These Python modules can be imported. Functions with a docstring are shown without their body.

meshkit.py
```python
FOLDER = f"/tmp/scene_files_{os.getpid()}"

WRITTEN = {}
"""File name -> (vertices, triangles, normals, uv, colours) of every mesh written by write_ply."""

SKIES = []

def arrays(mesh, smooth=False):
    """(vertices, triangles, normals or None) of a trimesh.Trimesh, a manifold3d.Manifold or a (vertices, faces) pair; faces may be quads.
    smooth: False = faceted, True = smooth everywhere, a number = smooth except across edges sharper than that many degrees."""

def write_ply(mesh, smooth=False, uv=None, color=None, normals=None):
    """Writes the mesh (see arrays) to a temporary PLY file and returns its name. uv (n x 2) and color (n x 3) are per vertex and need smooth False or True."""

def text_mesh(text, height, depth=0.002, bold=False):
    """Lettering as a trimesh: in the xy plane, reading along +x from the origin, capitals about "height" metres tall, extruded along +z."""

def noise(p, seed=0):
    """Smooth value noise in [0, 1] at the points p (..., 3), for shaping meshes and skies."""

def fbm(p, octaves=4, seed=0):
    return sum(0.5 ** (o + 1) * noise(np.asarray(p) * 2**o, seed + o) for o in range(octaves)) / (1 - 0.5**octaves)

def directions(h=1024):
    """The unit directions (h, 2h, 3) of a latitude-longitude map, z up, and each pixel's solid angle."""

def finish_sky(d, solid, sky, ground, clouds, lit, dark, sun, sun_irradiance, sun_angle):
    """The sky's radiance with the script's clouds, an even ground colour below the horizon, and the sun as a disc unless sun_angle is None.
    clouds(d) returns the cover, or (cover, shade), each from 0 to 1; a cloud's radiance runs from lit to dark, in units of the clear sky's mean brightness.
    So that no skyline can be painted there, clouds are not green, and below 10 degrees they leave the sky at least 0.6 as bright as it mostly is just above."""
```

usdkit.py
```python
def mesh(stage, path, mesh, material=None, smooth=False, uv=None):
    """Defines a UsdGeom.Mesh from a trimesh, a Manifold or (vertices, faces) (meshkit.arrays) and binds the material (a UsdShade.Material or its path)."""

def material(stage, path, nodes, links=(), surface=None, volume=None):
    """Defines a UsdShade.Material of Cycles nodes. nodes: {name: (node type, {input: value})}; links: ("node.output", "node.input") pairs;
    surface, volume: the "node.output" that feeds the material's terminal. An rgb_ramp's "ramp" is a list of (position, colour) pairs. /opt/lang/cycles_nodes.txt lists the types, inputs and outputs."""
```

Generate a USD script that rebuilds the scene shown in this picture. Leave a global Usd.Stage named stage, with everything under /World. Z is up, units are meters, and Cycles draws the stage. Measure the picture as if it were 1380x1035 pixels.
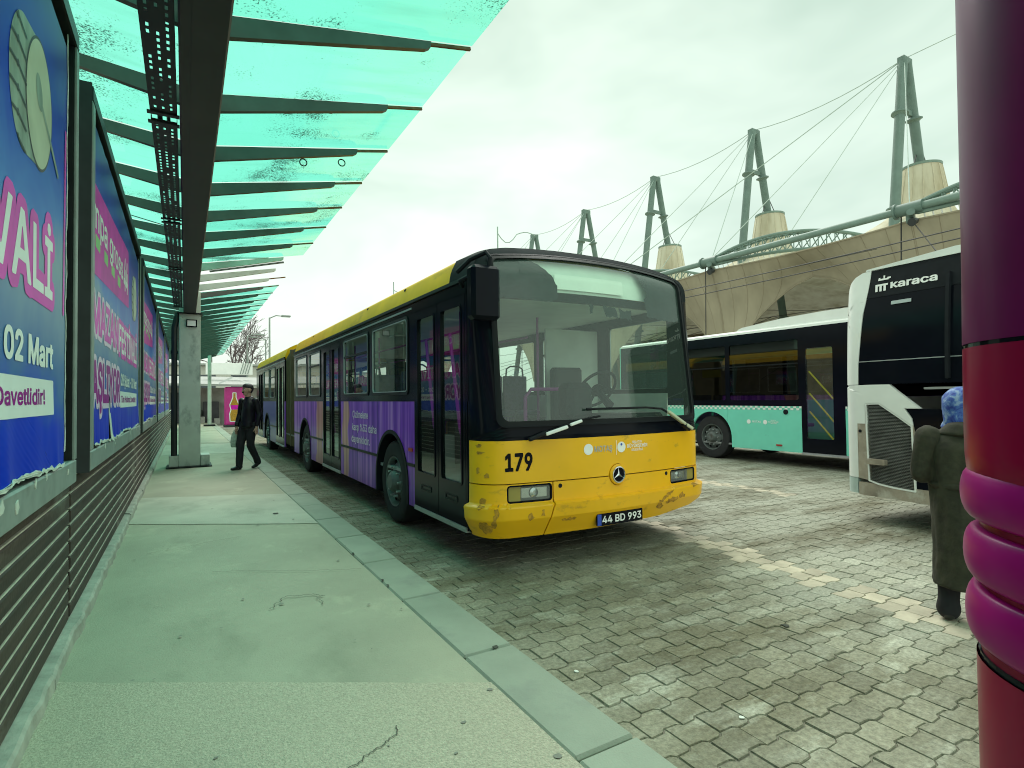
import glob
import math

import manifold3d as m3
import numpy as np
import trimesh
from pxr import Gf, Sdf, Usd, UsdGeom, UsdLux, UsdShade
from shapely import affinity
from shapely.geometry import LineString, Point, Polygon
from shapely.geometry import box as sbox
from shapely.ops import unary_union

import meshkit
import usdkit

stage = Usd.Stage.CreateInMemory()
UsdGeom.SetStageUpAxis(stage, UsdGeom.Tokens.z)
UsdGeom.Xform.Define(stage, "/World")
PI = math.pi

# ---------------------------------------------------------------- camera
EYE = (0.0, 0.0, 1.55)
RIGHT, UP, BACK = (0.8620, -0.5068, -0.0116), (-0.0021, -0.0265, 0.9997), (-0.5069, -0.8617, -0.0239)
cam = UsdGeom.Camera.Define(stage, "/World/camera")
cam.AddTransformOp().Set(Gf.Matrix4d(*RIGHT, 0, *UP, 0, *BACK, 0, *EYE, 1))
cam.CreateHorizontalApertureAttr(36.0)
cam.CreateVerticalApertureAttr(27.0)
cam.CreateFocalLengthAttr(36.0 * 749.0 / 1380.0)
cam.CreateClippingRangeAttr(Gf.Vec2f(0.05, 100000.0))
cam.CreateExposureAttr(0.92)

# ---------------------------------------------------------------- sky and the veiled sun
SUN_EL, SUN_AZ = math.radians(52), math.radians(25)
sky = usdkit.material(stage, "/World/Looks/sky", {
    "co": ("texture_coordinate", {}),
    "mp": ("mapping", {"scale": (1.6, 1.6, 4.0)}),
    "n1": ("noise_texture", {"scale": 1.1, "detail": 4.0, "roughness": 0.55, "distortion": 0.4}),
    "r1": ("rgb_ramp", {"ramp": [(0.32, (3.8, 4.65, 4.0)), (0.50, (4.95, 5.7, 5.05)), (0.66, (6.0, 6.5, 5.85))]}),
    "st": ("sky_texture", {"sky_type": "single_scattering", "sun_disc": False, "sun_elevation": SUN_EL, "sun_rotation": SUN_AZ}),
    "sx": ("separate_xyz", {}), "zr": ("rgb_ramp", {"ramp": [(0.0, (1.02, 1.0, 0.98)), (0.30, (0.93, 0.96, 0.92)), (0.60, (0.86, 0.91, 0.86)), (1.0, (1.45, 1.48, 1.42))]}), "zm": ("mix_color", {"blend_type": "multiply", "fac": 1.0}),
    "mx": ("mix_color", {"fac": 0.93}),
    "bg": ("background_shader", {"strength": 0.1}),
}, [("co.generated", "mp.vector"), ("mp.vector", "n1.vector"), ("n1.fac", "r1.fac"), ("st.color", "mx.a"), ("co.generated", "sx.vector"), ("sx.z", "zr.fac"), ("r1.color", "zm.a"), ("zr.color", "zm.b"), ("zm.result", "mx.b"), ("mx.result", "bg.color")], surface="bg.background")
dome = UsdLux.DomeLight.Define(stage, "/World/sky")
dome.CreateIntensityAttr(1.0)
UsdShade.MaterialBindingAPI.Apply(dome.GetPrim()).Bind(sky)
sun = UsdLux.DistantLight.Define(stage, "/World/sun")
sun.CreateIntensityAttr(0.4)
sun.CreateAngleAttr(40.0)
sun.CreateNormalizeAttr(True)
sun.CreateColorAttr(Gf.Vec3f(1.0, 0.97, 0.92))
sun.AddRotateZOp().Set(-math.degrees(SUN_AZ))
sun.AddRotateXOp().Set(-(90 - math.degrees(SUN_EL)))

# ---------------------------------------------------------------- helpers
USED = {}


def numbered(parent, name):
    k = (str(parent), name)
    n = USED.get(k, -1) + 1
    USED[k] = n
    return f"{parent}/{name}" if n == 0 else f"{parent}/{name}_{n:03d}"


def tag(prim, label=None, category=None, group=None, kind=None):
    for k, v in (("label", label), ("category", category), ("group", group), ("kind", kind)):
        if v:
            prim.SetCustomDataByKey(k, v)
    return prim


def thing(name, label=None, category=None, loc=(0, 0, 0), rotz=0, group=None, kind=None):
    """An Xform at the thing's base; its parts are given in its own frame."""
    x = UsdGeom.Xform.Define(stage, numbered("/World", name))
    x.AddTranslateOp().Set(Gf.Vec3d(*map(float, loc)))
    x.AddRotateZOp().Set(float(rotz))
    return tag(x.GetPrim(), label, category, group, kind)


def copy_of(src, loc, rotz=0, label=None, group=None):
    name = src.GetName().rstrip("0123456789").rstrip("_")
    r = thing(name, label or src.GetCustomDataByKey("label"), src.GetCustomDataByKey("category"), loc, rotz, group or src.GetCustomDataByKey("group"))
    r.GetReferences().AddInternalReference(src.GetPath())
    r.SetInstanceable(True)
    return r


class Shift:
    """Subtracts a thing's base from world coordinates, so that parts can be written in world metres."""
    def __init__(self, loc):
        self.o = np.asarray(loc, float)


BASE = {}


def put(name, g, mat, parent=None, smooth=False, label=None, category=None, group=None, kind=None):
    v, f = g.arrays() if isinstance(g, G) else (np.asarray(g[0]), np.asarray(g[1])) if isinstance(g, tuple) else (np.asarray(g.vertices), np.asarray(g.faces))
    if len(f) == 0:
        return None
    path = str(parent.GetPath()) if parent is not None else "/World"
    base = next((BASE[p] for p in (path, path.rsplit("/", 1)[0]) if p in BASE), None)
    if base is not None:
        v = v - base
    m = usdkit.mesh(stage, numbered(path, name), (v, f), mat, smooth)
    return tag(m.GetPrim(), label, category, group, kind)


def based(t, loc):
    BASE[str(t.GetPath())] = np.asarray(loc, float)
    return t


def world_thing(name, label, category, loc, group=None, kind=None):
    """A thing at LOC whose parts are written in world coordinates."""
    return based(thing(name, label, category, loc, 0, group, kind), loc)


def _chamfer_faces():
    v = np.array([[sx * (2 if k != 0 else 3), sy * (2 if k != 1 else 3), sz * (2 if k != 2 else 3)] for sx in (-1, 1) for sy in (-1, 1) for sz in (-1, 1) for k in range(3)], float)
    h = trimesh.convex.convex_hull(v)
    idx = [int(np.argmin(((v - p) ** 2).sum(1))) for p in h.vertices]
    return np.array(idx)[h.faces]


CH = _chamfer_faces()


class G:
    def __init__(self):
        self.v, self.f, self.n = [], [], 0

    def add(self, v, f):
        v, f = np.asarray(v, float), np.asarray(f, int)
        if f.shape[1] == 4:
            f = np.vstack([f[:, [0, 1, 2]], f[:, [0, 2, 3]]])
        self.v.append(v)
        self.f.append(f + self.n)
        self.n += len(v)
        return self

    def tm(self, m, fn=None):
        return self.add(m.vertices if fn is None else fn(np.asarray(m.vertices)), m.faces)

    def arrays(self):
        return (np.vstack(self.v), np.vstack(self.f)) if self.v else (np.zeros((0, 3)), np.zeros((0, 3), int))

    def box(self, x0, x1, y0, y1, z0, z1, b=0.0, fn=None):
        c = np.array([(x0 + x1) / 2, (y0 + y1) / 2, (z0 + z1) / 2])
        h = np.abs(np.array([x1 - x0, y1 - y0, z1 - z0])) / 2
        return self.obox(c, h, np.eye(3), b, fn)

    def obox(self, c, h, R=np.eye(3), b=0.0, fn=None):
        h = np.asarray(h, float)
        if b <= 0:
            s = np.array([[x, y, z] for x in (-1, 1) for y in (-1, 1) for z in (-1, 1)], float)
            v = s * h
            f = np.array([[0, 1, 3, 2], [4, 6, 7, 5], [0, 4, 5, 1], [2, 3, 7, 6], [0, 2, 6, 4], [1, 5, 7, 3]])
        else:
            b = min(b, 0.45 * h.min())
            v = np.array([[sx * (h[0] - b * (k != 0)), sy * (h[1] - b * (k != 1)), sz * (h[2] - b * (k != 2))] for sx in (-1, 1) for sy in (-1, 1) for sz in (-1, 1) for k in range(3)])
            f = CH
        v = v @ np.asarray(R).T + np.asarray(c)
        return self.add(v if fn is None else fn(v), f)

    def bar(self, p0, p1, w, h, b=0.0, up=(0, 0, 1)):
        p0, p1 = np.asarray(p0, float), np.asarray(p1, float)
        d = p1 - p0
        L = np.linalg.norm(d)
        d /= L
        s = np.cross(up, d)
        s = s / np.linalg.norm(s) if np.linalg.norm(s) > 1e-6 else np.array([1.0, 0, 0])
        u = np.cross(d, s)
        return self.obox((p0 + p1) / 2, (L / 2, w / 2, h / 2), np.stack([d, s, u], 1), b)

    def cyl(self, p0, p1, r0, r1=None, n=12, cap=True):
        return self.tube([p0, p1], [r0, r0 if r1 is None else r1], n, cap)

    def tube(self, pts, r, n=8, cap=True):
        p = np.asarray(pts, float)
        r = np.broadcast_to(np.asarray(r, float), (len(p),))
        t = np.gradient(p, axis=0)
        t /= np.linalg.norm(t, axis=1, keepdims=True) + 1e-12
        a = np.cross(t[0], [0, 0, 1.0] if abs(t[0][2]) < 0.9 else [1.0, 0, 0])
        a /= np.linalg.norm(a)
        v = []
        ang = np.arange(n) / n * 2 * PI
        for i in range(len(p)):
            a = a - (a @ t[i]) * t[i]
            a /= np.linalg.norm(a)
            b = np.cross(t[i], a)
            v.append(p[i] + r[i] * (np.cos(ang)[:, None] * a + np.sin(ang)[:, None] * b))
        v = np.vstack(v)
        f = []
        for i in range(len(p) - 1):
            for k in range(n):
                k2 = (k + 1) % n
                f.append([i * n + k, i * n + k2, (i + 1) * n + k2, (i + 1) * n + k])
        f = np.array(f)
        f = np.vstack([f[:, [0, 1, 2]], f[:, [0, 2, 3]]])
        if cap:
            m = len(v)
            v = np.vstack([v, p[0], p[-1]])
            e = (len(p) - 1) * n
            f = np.vstack([f, [[m, (k + 1) % n, k] for k in range(n)], [[m + 1, e + k, e + (k + 1) % n] for k in range(n)]])
        return self.add(v, f)

    def lathe(self, prof, o, axis=(0, 0, 1), n=24):
        """Profile of (radius, height) pairs turned about AXIS through O."""
        ax = np.asarray(axis, float)
        ax /= np.linalg.norm(ax)
        a = np.cross(ax, [0, 0, 1.0] if abs(ax[2]) < 0.9 else [1.0, 0, 0])
        a /= np.linalg.norm(a)
        b = np.cross(ax, a)
        ang = np.arange(n) / n * 2 * PI
        ring = np.cos(ang)[:, None] * a + np.sin(ang)[:, None] * b
        v = np.vstack([np.asarray(o) + max(r, 1e-5) * ring + h * ax for r, h in prof])
        f = [[i * n + k, i * n + (k + 1) % n, (i + 1) * n + (k + 1) % n, (i + 1) * n + k] for i in range(len(prof) - 1) for k in range(n)]
        return self.add(v, f)

    def ball(self, c, r, sub=2, R=None):
        m = trimesh.creation.icosphere(sub)
        v = np.asarray(m.vertices) * np.asarray(r)
        if R is not None:
            v = v @ np.asarray(R).T
        return self.add(v + np.asarray(c), m.faces)

    def poly(self, shape, depth, fn, edge=None, flip=False):
        """A shapely polygon in (a, b), extruded along w by DEPTH (or between two values), and mapped to space by FN((n, 3))."""
        w0, w1 = (0, depth) if np.ndim(depth) == 0 else depth
        for s in getattr(shape, "geoms", [shape]):
            if s.geom_type != "Polygon" or s.area < 1e-7:
                continue
            m = trimesh.creation.extrude_polygon(s, w1 - w0, engine="earcut")
            v, f = np.asarray(m.vertices).copy(), np.asarray(m.faces)
            v[:, 2] += w0
            if edge:
                v, f = trimesh.remesh.subdivide_to_size(v, f, edge, max_iter=12)
            self.add(fn(v), f[:, ::-1] if flip else f)
        return self

    def sheet(self, shape, fn, edge=None, flip=False, w=0.0):
        """A flat shapely polygon without thickness, mapped to space."""
        for s in getattr(shape, "geoms", [shape]):
            if s.geom_type != "Polygon" or s.area < 1e-7:
                continue
            v2, f = trimesh.creation.triangulate_polygon(s, engine="earcut")
            v = np.column_stack([v2, np.full(len(v2), w)])
            if edge:
                v, f = trimesh.remesh.subdivide_to_size(v, f, edge, max_iter=12)
            f = np.asarray(f)
            self.add(fn(v), f[:, ::-1] if flip else f)
        return self

    def grid(self, P):
        """P: (m, n, 3) points."""
        P = np.asarray(P, float)
        m, n = P.shape[:2]
        i, j = np.meshgrid(np.arange(m - 1), np.arange(n - 1), indexing="ij")
        a = (i * n + j).ravel()
        return self.add(P.reshape(-1, 3), np.stack([a, a + 1, a + n + 1, a + n], 1))


def rrect(x0, x1, y0, y1, r=0.04):
    r = min(r, (x1 - x0) / 2.01, (y1 - y0) / 2.01)
    return sbox(x0 + r, y0 + r, x1 - r, y1 - r).buffer(r, quad_segs=4)


_TEXT = {}


def text_poly(text, height, bold=0, wscale=1.0):
    """Lettering as a shapely shape, reading along +a from the origin."""
    from PIL import Image, ImageDraw, ImageFont
    k = (text, bold)
    if k not in _TEXT:
        font = ImageFont.truetype(glob.glob("/opt/blender-*/*/datafiles/fonts/Inter.woff2")[0], 96)
        x0, y0, x1, y1 = font.getbbox(text, anchor="ls", stroke_width=bold)
        im = Image.new("L", (x1 - x0 + 8, y1 - y0 + 8))
        ImageDraw.Draw(im).text((4 - x0, 4 - y0), text, 255, font, anchor="ls", stroke_width=bold)
        on = np.pad(np.asarray(im) > 127, ((0, 0), (1, 1))).astype(np.int8)
        rows, starts = np.nonzero(np.diff(on, axis=1) == 1)
        ends = np.nonzero(np.diff(on, axis=1) == -1)[1]
        s = unary_union([sbox(a, -r - 1, b, -r) for r, a, b in zip(rows, starts, ends)]).buffer(0.6).buffer(-0.6).simplify(0.9)
        _TEXT[k] = affinity.affine_transform(s, [1 / 70.0, 0, 0, 1 / 70.0, -4 / 70.0, (4 - y0) / 70.0])
    return affinity.scale(_TEXT[k], height * wscale, height, origin=(0, 0))


def text_fit(text, a0, a1, b0, b1, bold=0):
    """Lettering stretched so that its capitals fill the rectangle."""
    s = text_poly(text, 1.0, bold)
    x0, _, x1, _ = s.bounds
    s = affinity.translate(s, -x0, 0)
    return affinity.translate(affinity.scale(s, (a1 - a0) / (x1 - x0), b1 - b0, origin=(0, 0)), a0, b0)


def rough_edge(shape, amp, step, seed):
    """The outline of a polygon, torn."""
    rng = np.random.default_rng(seed)
    out = []
    for s in getattr(shape, "geoms", [shape]):
        L = s.exterior.length
        n = max(8, int(L / step))
        p = np.array([s.exterior.interpolate(i / n, normalized=True).coords[0] for i in range(n)])
        out.append(Polygon(p + rng.uniform(-amp, amp, p.shape)).buffer(0))
    return unary_union(out)


# ---------------------------------------------------------------- materials
def sc(c, k):
    return tuple(min(1.0, max(0.0, x * k)) for x in c)


def pbr(name, color, rough=0.5, metal=0.0, var=0.14, scale=3.0, spec=0.5, bump=0.0, bscale=60.0, coat=0.0, dirt=None, stretch=(1, 1, 1), detail=5.0, rvar=0.0, island=0.0, dirt2=None):
    """Principled with a mottled colour; dirt = (colour, noise scale, low, high, stretch) lays a second, patchy layer over it."""
    n = {"geo": ("geometry", {}), "mp": ("mapping", {"scale": stretch}),
         "nz": ("noise_texture", {"scale": scale, "detail": detail, "roughness": 0.6}),
         "rp": ("rgb_ramp", {"ramp": [(0.3, sc(color, 1 - var)), (0.7, sc(color, 1 + var))]}),
         "p": ("principled_bsdf", {"roughness": rough, "metallic": metal, "specular_ior_level": spec, "coat_weight": coat})}
    l = [("geo.position", "mp.vector"), ("mp.vector", "nz.vector"), ("nz.fac", "rp.fac")]
    out = "rp.color"
    if island:
        n |= {"oi": ("object_info", {}), "ad": ("math", {"math_type": "add"}), "fr": ("math", {"math_type": "fraction"}),
              "mr": ("map_range", {"to_min": 1 - island, "to_max": 1 + island}), "ml": ("mix_color", {"blend_type": "multiply", "fac": 1.0})}
        l += [("oi.random", "ad.value1"), ("geo.random_per_island", "ad.value2"), ("ad.value", "fr.value1"), ("fr.value", "mr.value"), (out, "ml.a"), ("mr.result", "ml.b")]
        out = "ml.result"
    if dirt:
        dc, ds, lo, hi, st = dirt
        n |= {"dm": ("mapping", {"scale": st}), "dn": ("noise_texture", {"scale": ds, "detail": 8.0, "roughness": 0.65}),
              "dr": ("rgb_ramp", {"ramp": [(lo, (0, 0, 0)), (hi, (1, 1, 1))]}), "dx": ("mix_color", {"b": dc})}
        l += [("geo.position", "dm.vector"), ("dm.vector", "dn.vector"), ("dn.fac", "dr.fac"), ("dr.color", "dx.fac"), (out, "dx.a")]
        out = "dx.result"
    if dirt2:
        dc, ds, lo, hi, st = dirt2
        n |= {"em": ("mapping", {"scale": st, "location": (7.3, 2.1, 0)}), "en": ("noise_texture", {"scale": ds, "detail": 8.0, "roughness": 0.7}),
              "er": ("rgb_ramp", {"ramp": [(lo, (0, 0, 0)), (hi, (1, 1, 1))]}), "ex": ("mix_color", {"b": dc})}
        l += [("geo.position", "em.vector"), ("em.vector", "en.vector"), ("en.fac", "er.fac"), ("er.color", "ex.fac"), (out, "ex.a")]
        out = "ex.result"
    l.append((out, "p.base_color"))
    if bump:
        n |= {"bn": ("noise_texture", {"scale": bscale, "detail": 4.0}), "bu": ("bump", {"strength": bump, "distance": 0.01})}
        l += [("geo.position", "bn.vector"), ("bn.fac", "bu.height"), ("bu.normal", "p.normal")]
    if rvar:
        n |= {"rr": ("map_range", {"to_min": max(0.03, rough - rvar), "to_max": min(1, rough + rvar)})}
        l += [("nz.fac", "rr.value"), ("rr.result", "p.roughness")]
    return usdkit.material(stage, f"/World/Looks/{name}", n, l, surface="p.BSDF")


def pane(name, tint, rough=0.02, ior=1.5, film=None):
    """Thin glass: tinted see-through mixed with a mirror by fresnel; film = (weight, colour) adds dust that scatters light."""
    f0 = ((ior - 1) / (ior + 1)) ** 2
    n = {"t": ("transparent_bsdf", {"color": tint}), "g": ("glossy_bsdf", {"color": (0.95, 0.98, 0.97), "roughness": rough}), "m": ("mix_closure", {}),
         "lw": ("layer_weight", {"blend": 0.5}), "pw": ("math", {"math_type": "power", "value2": 5.0}), "fr": ("math", {"math_type": "multiply_add", "value2": 1 - f0, "value3": f0})}
    l = [("lw.facing", "pw.value1"), ("pw.value", "fr.value1"), ("fr.value", "m.fac"), ("t.BSDF", "m.closure1"), ("g.BSDF", "m.closure2")]
    out = "m.closure"
    if film:
        n |= {"d": ("diffuse_bsdf", {"color": film[1]}), "m2": ("mix_closure", {"fac": film[0]})}
        l += [(out, "m2.closure1"), ("d.BSDF", "m2.closure2")]
        out = "m2.closure"
    return usdkit.material(stage, f"/World/Looks/{name}", n, l, surface=out)


M = {}
M["sand"] = pbr("sand", (0.17, 0.16, 0.12), 0.95, var=0.3, scale=2)
M["far_ground"] = pbr("far_ground", (0.33, 0.325, 0.27), 0.9, var=0.15, scale=0.6)
M["concrete"] = pbr("concrete", (0.335, 0.34, 0.25), 0.88, var=0.13, scale=0.9, bump=0.35, bscale=120, dirt=((0.19, 0.21, 0.145), 0.75, 0.54, 0.76, (1, 0.5, 1)), dirt2=((0.46, 0.46, 0.33), 1.6, 0.56, 0.75, (1, .7, 1)))
M["concrete_grain"] = pbr("concrete_grain", (0.44, 0.415, 0.31), 0.92, var=0.22, scale=70, bump=0.8, bscale=110, dirt=((0.22, 0.23, 0.185), 0.9, 0.53, 0.76, (1, 0.7, 1)), dirt2=((0.31, 0.30, 0.225), 110, 0.5, 0.72, (1, 1, 1)))
M["concrete_pale"] = pbr("concrete_pale", (0.42, 0.43, 0.34), 0.9, var=0.12, scale=2, bump=0.4, bscale=120, dirt=((0.25, 0.27, 0.21), 1.2, 0.55, 0.75, (1, .6, 1)))
M["kerb"] = pbr("kerb", (0.275, 0.315, 0.245), 0.85, var=0.10, scale=2.5, bump=0.2, bscale=120, dirt=((0.2, 0.22, 0.19), 1.3, 0.55, 0.72, (1, 1, 1)), island=0.07)
M["crack"] = pbr("crack", (0.06, 0.065, 0.05), 0.95)
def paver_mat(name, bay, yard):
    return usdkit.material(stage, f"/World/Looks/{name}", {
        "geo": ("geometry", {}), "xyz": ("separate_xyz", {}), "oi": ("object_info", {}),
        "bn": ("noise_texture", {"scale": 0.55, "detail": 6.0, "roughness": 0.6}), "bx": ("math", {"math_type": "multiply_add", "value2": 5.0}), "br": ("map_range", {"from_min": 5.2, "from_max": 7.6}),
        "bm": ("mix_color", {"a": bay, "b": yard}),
        "s1m": ("mapping", {"scale": (0.5, 1.3, 1)}), "s1": ("noise_texture", {"scale": 1.0, "detail": 8.0, "roughness": 0.66}), "r1": ("rgb_ramp", {"ramp": [(0.44, (0, 0, 0)), (0.62, (0.9, 0.9, 0.9))]}), "m1": ("mix_color", {"b": (0.145, 0.135, 0.085)}),
        "s2m": ("mapping", {"scale": (0.7, 1.8, 1), "location": (7, 2, 0)}), "s2": ("noise_texture", {"scale": 2.4, "detail": 8.0, "roughness": 0.7}), "r2": ("rgb_ramp", {"ramp": [(0.52, (0, 0, 0)), (0.70, (0.85, 0.85, 0.85))]}), "m2": ("mix_color", {"b": sc(yard, 1.22)}),
        "fn": ("noise_texture", {"scale": 38.0, "detail": 6.0, "roughness": 0.75}), "fr": ("map_range", {"from_min": 0.32, "from_max": 0.68, "to_min": 0.62, "to_max": 1.38}), "m3": ("mix_color", {"blend_type": "multiply", "fac": 1.0}),
        "ad": ("math", {"math_type": "add"}), "fc": ("math", {"math_type": "fraction"}), "mr": ("map_range", {"to_min": 0.84, "to_max": 1.16}), "m4": ("mix_color", {"blend_type": "multiply", "fac": 1.0}),
        "bu": ("bump", {"strength": 0.5, "distance": 0.006}), "hn": ("noise_texture", {"scale": 90.0, "detail": 4.0}),
        "p": ("principled_bsdf", {"roughness": 0.88, "specular_ior_level": 0.3})},
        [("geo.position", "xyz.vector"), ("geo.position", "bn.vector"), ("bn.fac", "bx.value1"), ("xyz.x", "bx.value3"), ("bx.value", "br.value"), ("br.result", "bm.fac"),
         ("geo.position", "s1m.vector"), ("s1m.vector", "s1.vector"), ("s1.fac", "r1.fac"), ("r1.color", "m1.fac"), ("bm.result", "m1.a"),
         ("geo.position", "s2m.vector"), ("s2m.vector", "s2.vector"), ("s2.fac", "r2.fac"), ("r2.color", "m2.fac"), ("m1.result", "m2.a"),
         ("geo.position", "fn.vector"), ("fn.fac", "fr.value"), ("m2.result", "m3.a"), ("fr.result", "m3.b"),
         ("oi.random", "ad.value1"), ("geo.random_per_island", "ad.value2"), ("ad.value", "fc.value1"), ("fc.value", "mr.value"), ("m3.result", "m4.a"), ("mr.result", "m4.b"), ("m4.result", "p.base_color"),
         ("geo.position", "hn.vector"), ("hn.fac", "bu.height"), ("bu.normal", "p.normal")], surface="p.BSDF")
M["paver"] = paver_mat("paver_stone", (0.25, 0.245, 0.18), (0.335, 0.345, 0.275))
M["pale_paver"] = pbr("pale_paver", (0.46, 0.42, 0.315), 0.86, var=0.22, scale=5, bump=0.3, bscale=140, dirt=((0.18, 0.17, 0.13), 1.0, 0.55, 0.7, (1, 0.6, 1)), island=0.14)
M["plank"] = pbr("plank", (0.042, 0.028, 0.020), 0.7, var=0.45, scale=6, stretch=(1, 0.25, 5), bump=0.25, bscale=40, dirt=((0.20, 0.19, 0.15), 2.2, 0.58, 0.78, (1, 0.4, 1)), island=0.18)
M["strip"] = pbr("strip", (0.55, 0.54, 0.44), 0.6, var=0.25, scale=8)
M["ledge"] = pbr("ledge", (0.36, 0.37, 0.31), 0.9, var=0.25, scale=7, bump=0.6, bscale=30)
M["galv"] = pbr("galv", (0.27, 0.31, 0.285), 0.5, 0.15, var=0.2, scale=6, dirt=((0.13, 0.14, 0.12), 3.0, 0.56, 0.72, (1, 1, 1)))
M["rust"] = pbr("rust", (0.13, 0.07, 0.03), 0.8, var=0.4, scale=12)
M["gum"] = pbr("gum", (0.20, 0.205, 0.165), 0.8, var=0.2, scale=30)
M["pale_bumper"] = pbr("pale_bumper", (0.40, 0.50, 0.46), 0.5, var=0.15, scale=4)
M["chip"] = pbr("chip", (0.62, 0.64, 0.56), 0.8, var=0.15, scale=12)
M["darkframe"] = pbr("darkframe", (0.017, 0.021, 0.021), 0.5, var=0.25, scale=6, spec=0.2)
M["board_back"] = pbr("board_back", (0.012, 0.013, 0.012), 0.7, var=0.3)
M["beam"] = pbr("beam", (0.028, 0.024, 0.019), 0.55, var=0.2, scale=3)
M["rib"] = pbr("rib", (0.055, 0.066, 0.056), 0.5, var=0.2, scale=4, dirt=((0.05, 0.05, 0.04), 3, 0.55, 0.75, (1, 1, 1)))
M["rib_pale"] = pbr("rib_pale", (0.42, 0.47, 0.42), 0.6, var=0.12, scale=4)
M["column"] = pbr("column", (0.47, 0.53, 0.46), 0.75, var=0.10, scale=2.5, dirt=((0.2, 0.24, 0.21), 2.2, 0.55, 0.7, (1, 1, 0.6)), bump=0.15, bscale=60)
M["tray"] = pbr("tray", (0.02, 0.022, 0.022), 0.5, 0.3)
M["pipe"] = pbr("pipe", (0.02, 0.024, 0.025), 0.45)
M["yellow"] = pbr("yellow", (0.90, 0.475, 0.003), 0.36, var=0.06, scale=1.5, coat=0.12, rvar=0.08, dirt=((0.34, 0.21, 0.03), 4.5, 0.63, 0.80, (1, 1, 1.6)))
M["yellow_low"] = pbr("yellow_low", (0.90, 0.475, 0.003), 0.36, var=0.07, scale=1.5, coat=0.12, dirt=((0.30, 0.14, 0.025), 4.0, 0.60, 0.80, (0.8, 0.8, 1.6)))
M["yellow_roof"] = pbr("yellow_roof", (0.68, 0.40, 0.008), 0.55, var=0.12, scale=2.0, spec=0.08, dirt=((0.33, 0.2, 0.03), 2.5, 0.56, 0.75, (3, 0.35, 1)))
M["scuff"] = pbr("scuff", (0.46, 0.235, 0.02), 0.7, var=0.55, scale=26)
M["black"] = pbr("black", (0.004, 0.005, 0.008), 0.14, var=0.2, spec=0.10)
M["blackmat"] = pbr("blackmat", (0.010, 0.012, 0.015), 0.5, var=0.25, scale=8, spec=0.14)
M["rubber"] = pbr("rubber", (0.012, 0.012, 0.014), 0.8, var=0.3, scale=10, dirt=((0.04, 0.038, 0.034), 5, 0.58, 0.8, (1, 1, 1)))
M["seal"] = pbr("seal", (0.009, 0.011, 0.012), 0.4, spec=0.15)
M["alu"] = pbr("alu", (0.42, 0.45, 0.45), 0.4, 0.7, var=0.12)
M["rim"] = pbr("rim", (0.115, 0.135, 0.13), 0.5, 0.25, var=0.2, scale=10, dirt=((0.07, 0.06, 0.05), 8, 0.5, 0.7, (1, 1, 1)))
M["chrome"] = pbr("chrome", (0.75, 0.77, 0.78), 0.15, 1.0, var=0.05)
M["bellows"] = pbr("bellows", (0.075, 0.065, 0.03), 0.75, var=0.3, scale=4)
M["under"] = pbr("under", (0.006, 0.006, 0.007), 0.9, spec=0.1)
M["int_grey"] = pbr("int_grey", (0.78, 0.82, 0.78), 0.6, var=0.08)
M["int_floor"] = pbr("int_floor", (0.26, 0.27, 0.27), 0.6)
M["seat"] = pbr("seat", (0.035, 0.03, 0.075), 0.85, var=0.5, scale=18)
M["seat_shell"] = pbr("seat_shell", (0.04, 0.04, 0.045), 0.5)
M["pole"] = pbr("pole", (0.36, 0.02, 0.30), 0.3, var=0.08)
M["pole_yellow"] = pbr("pole_yellow", (0.62, 0.47, 0.03), 0.35, var=0.1)
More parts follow.
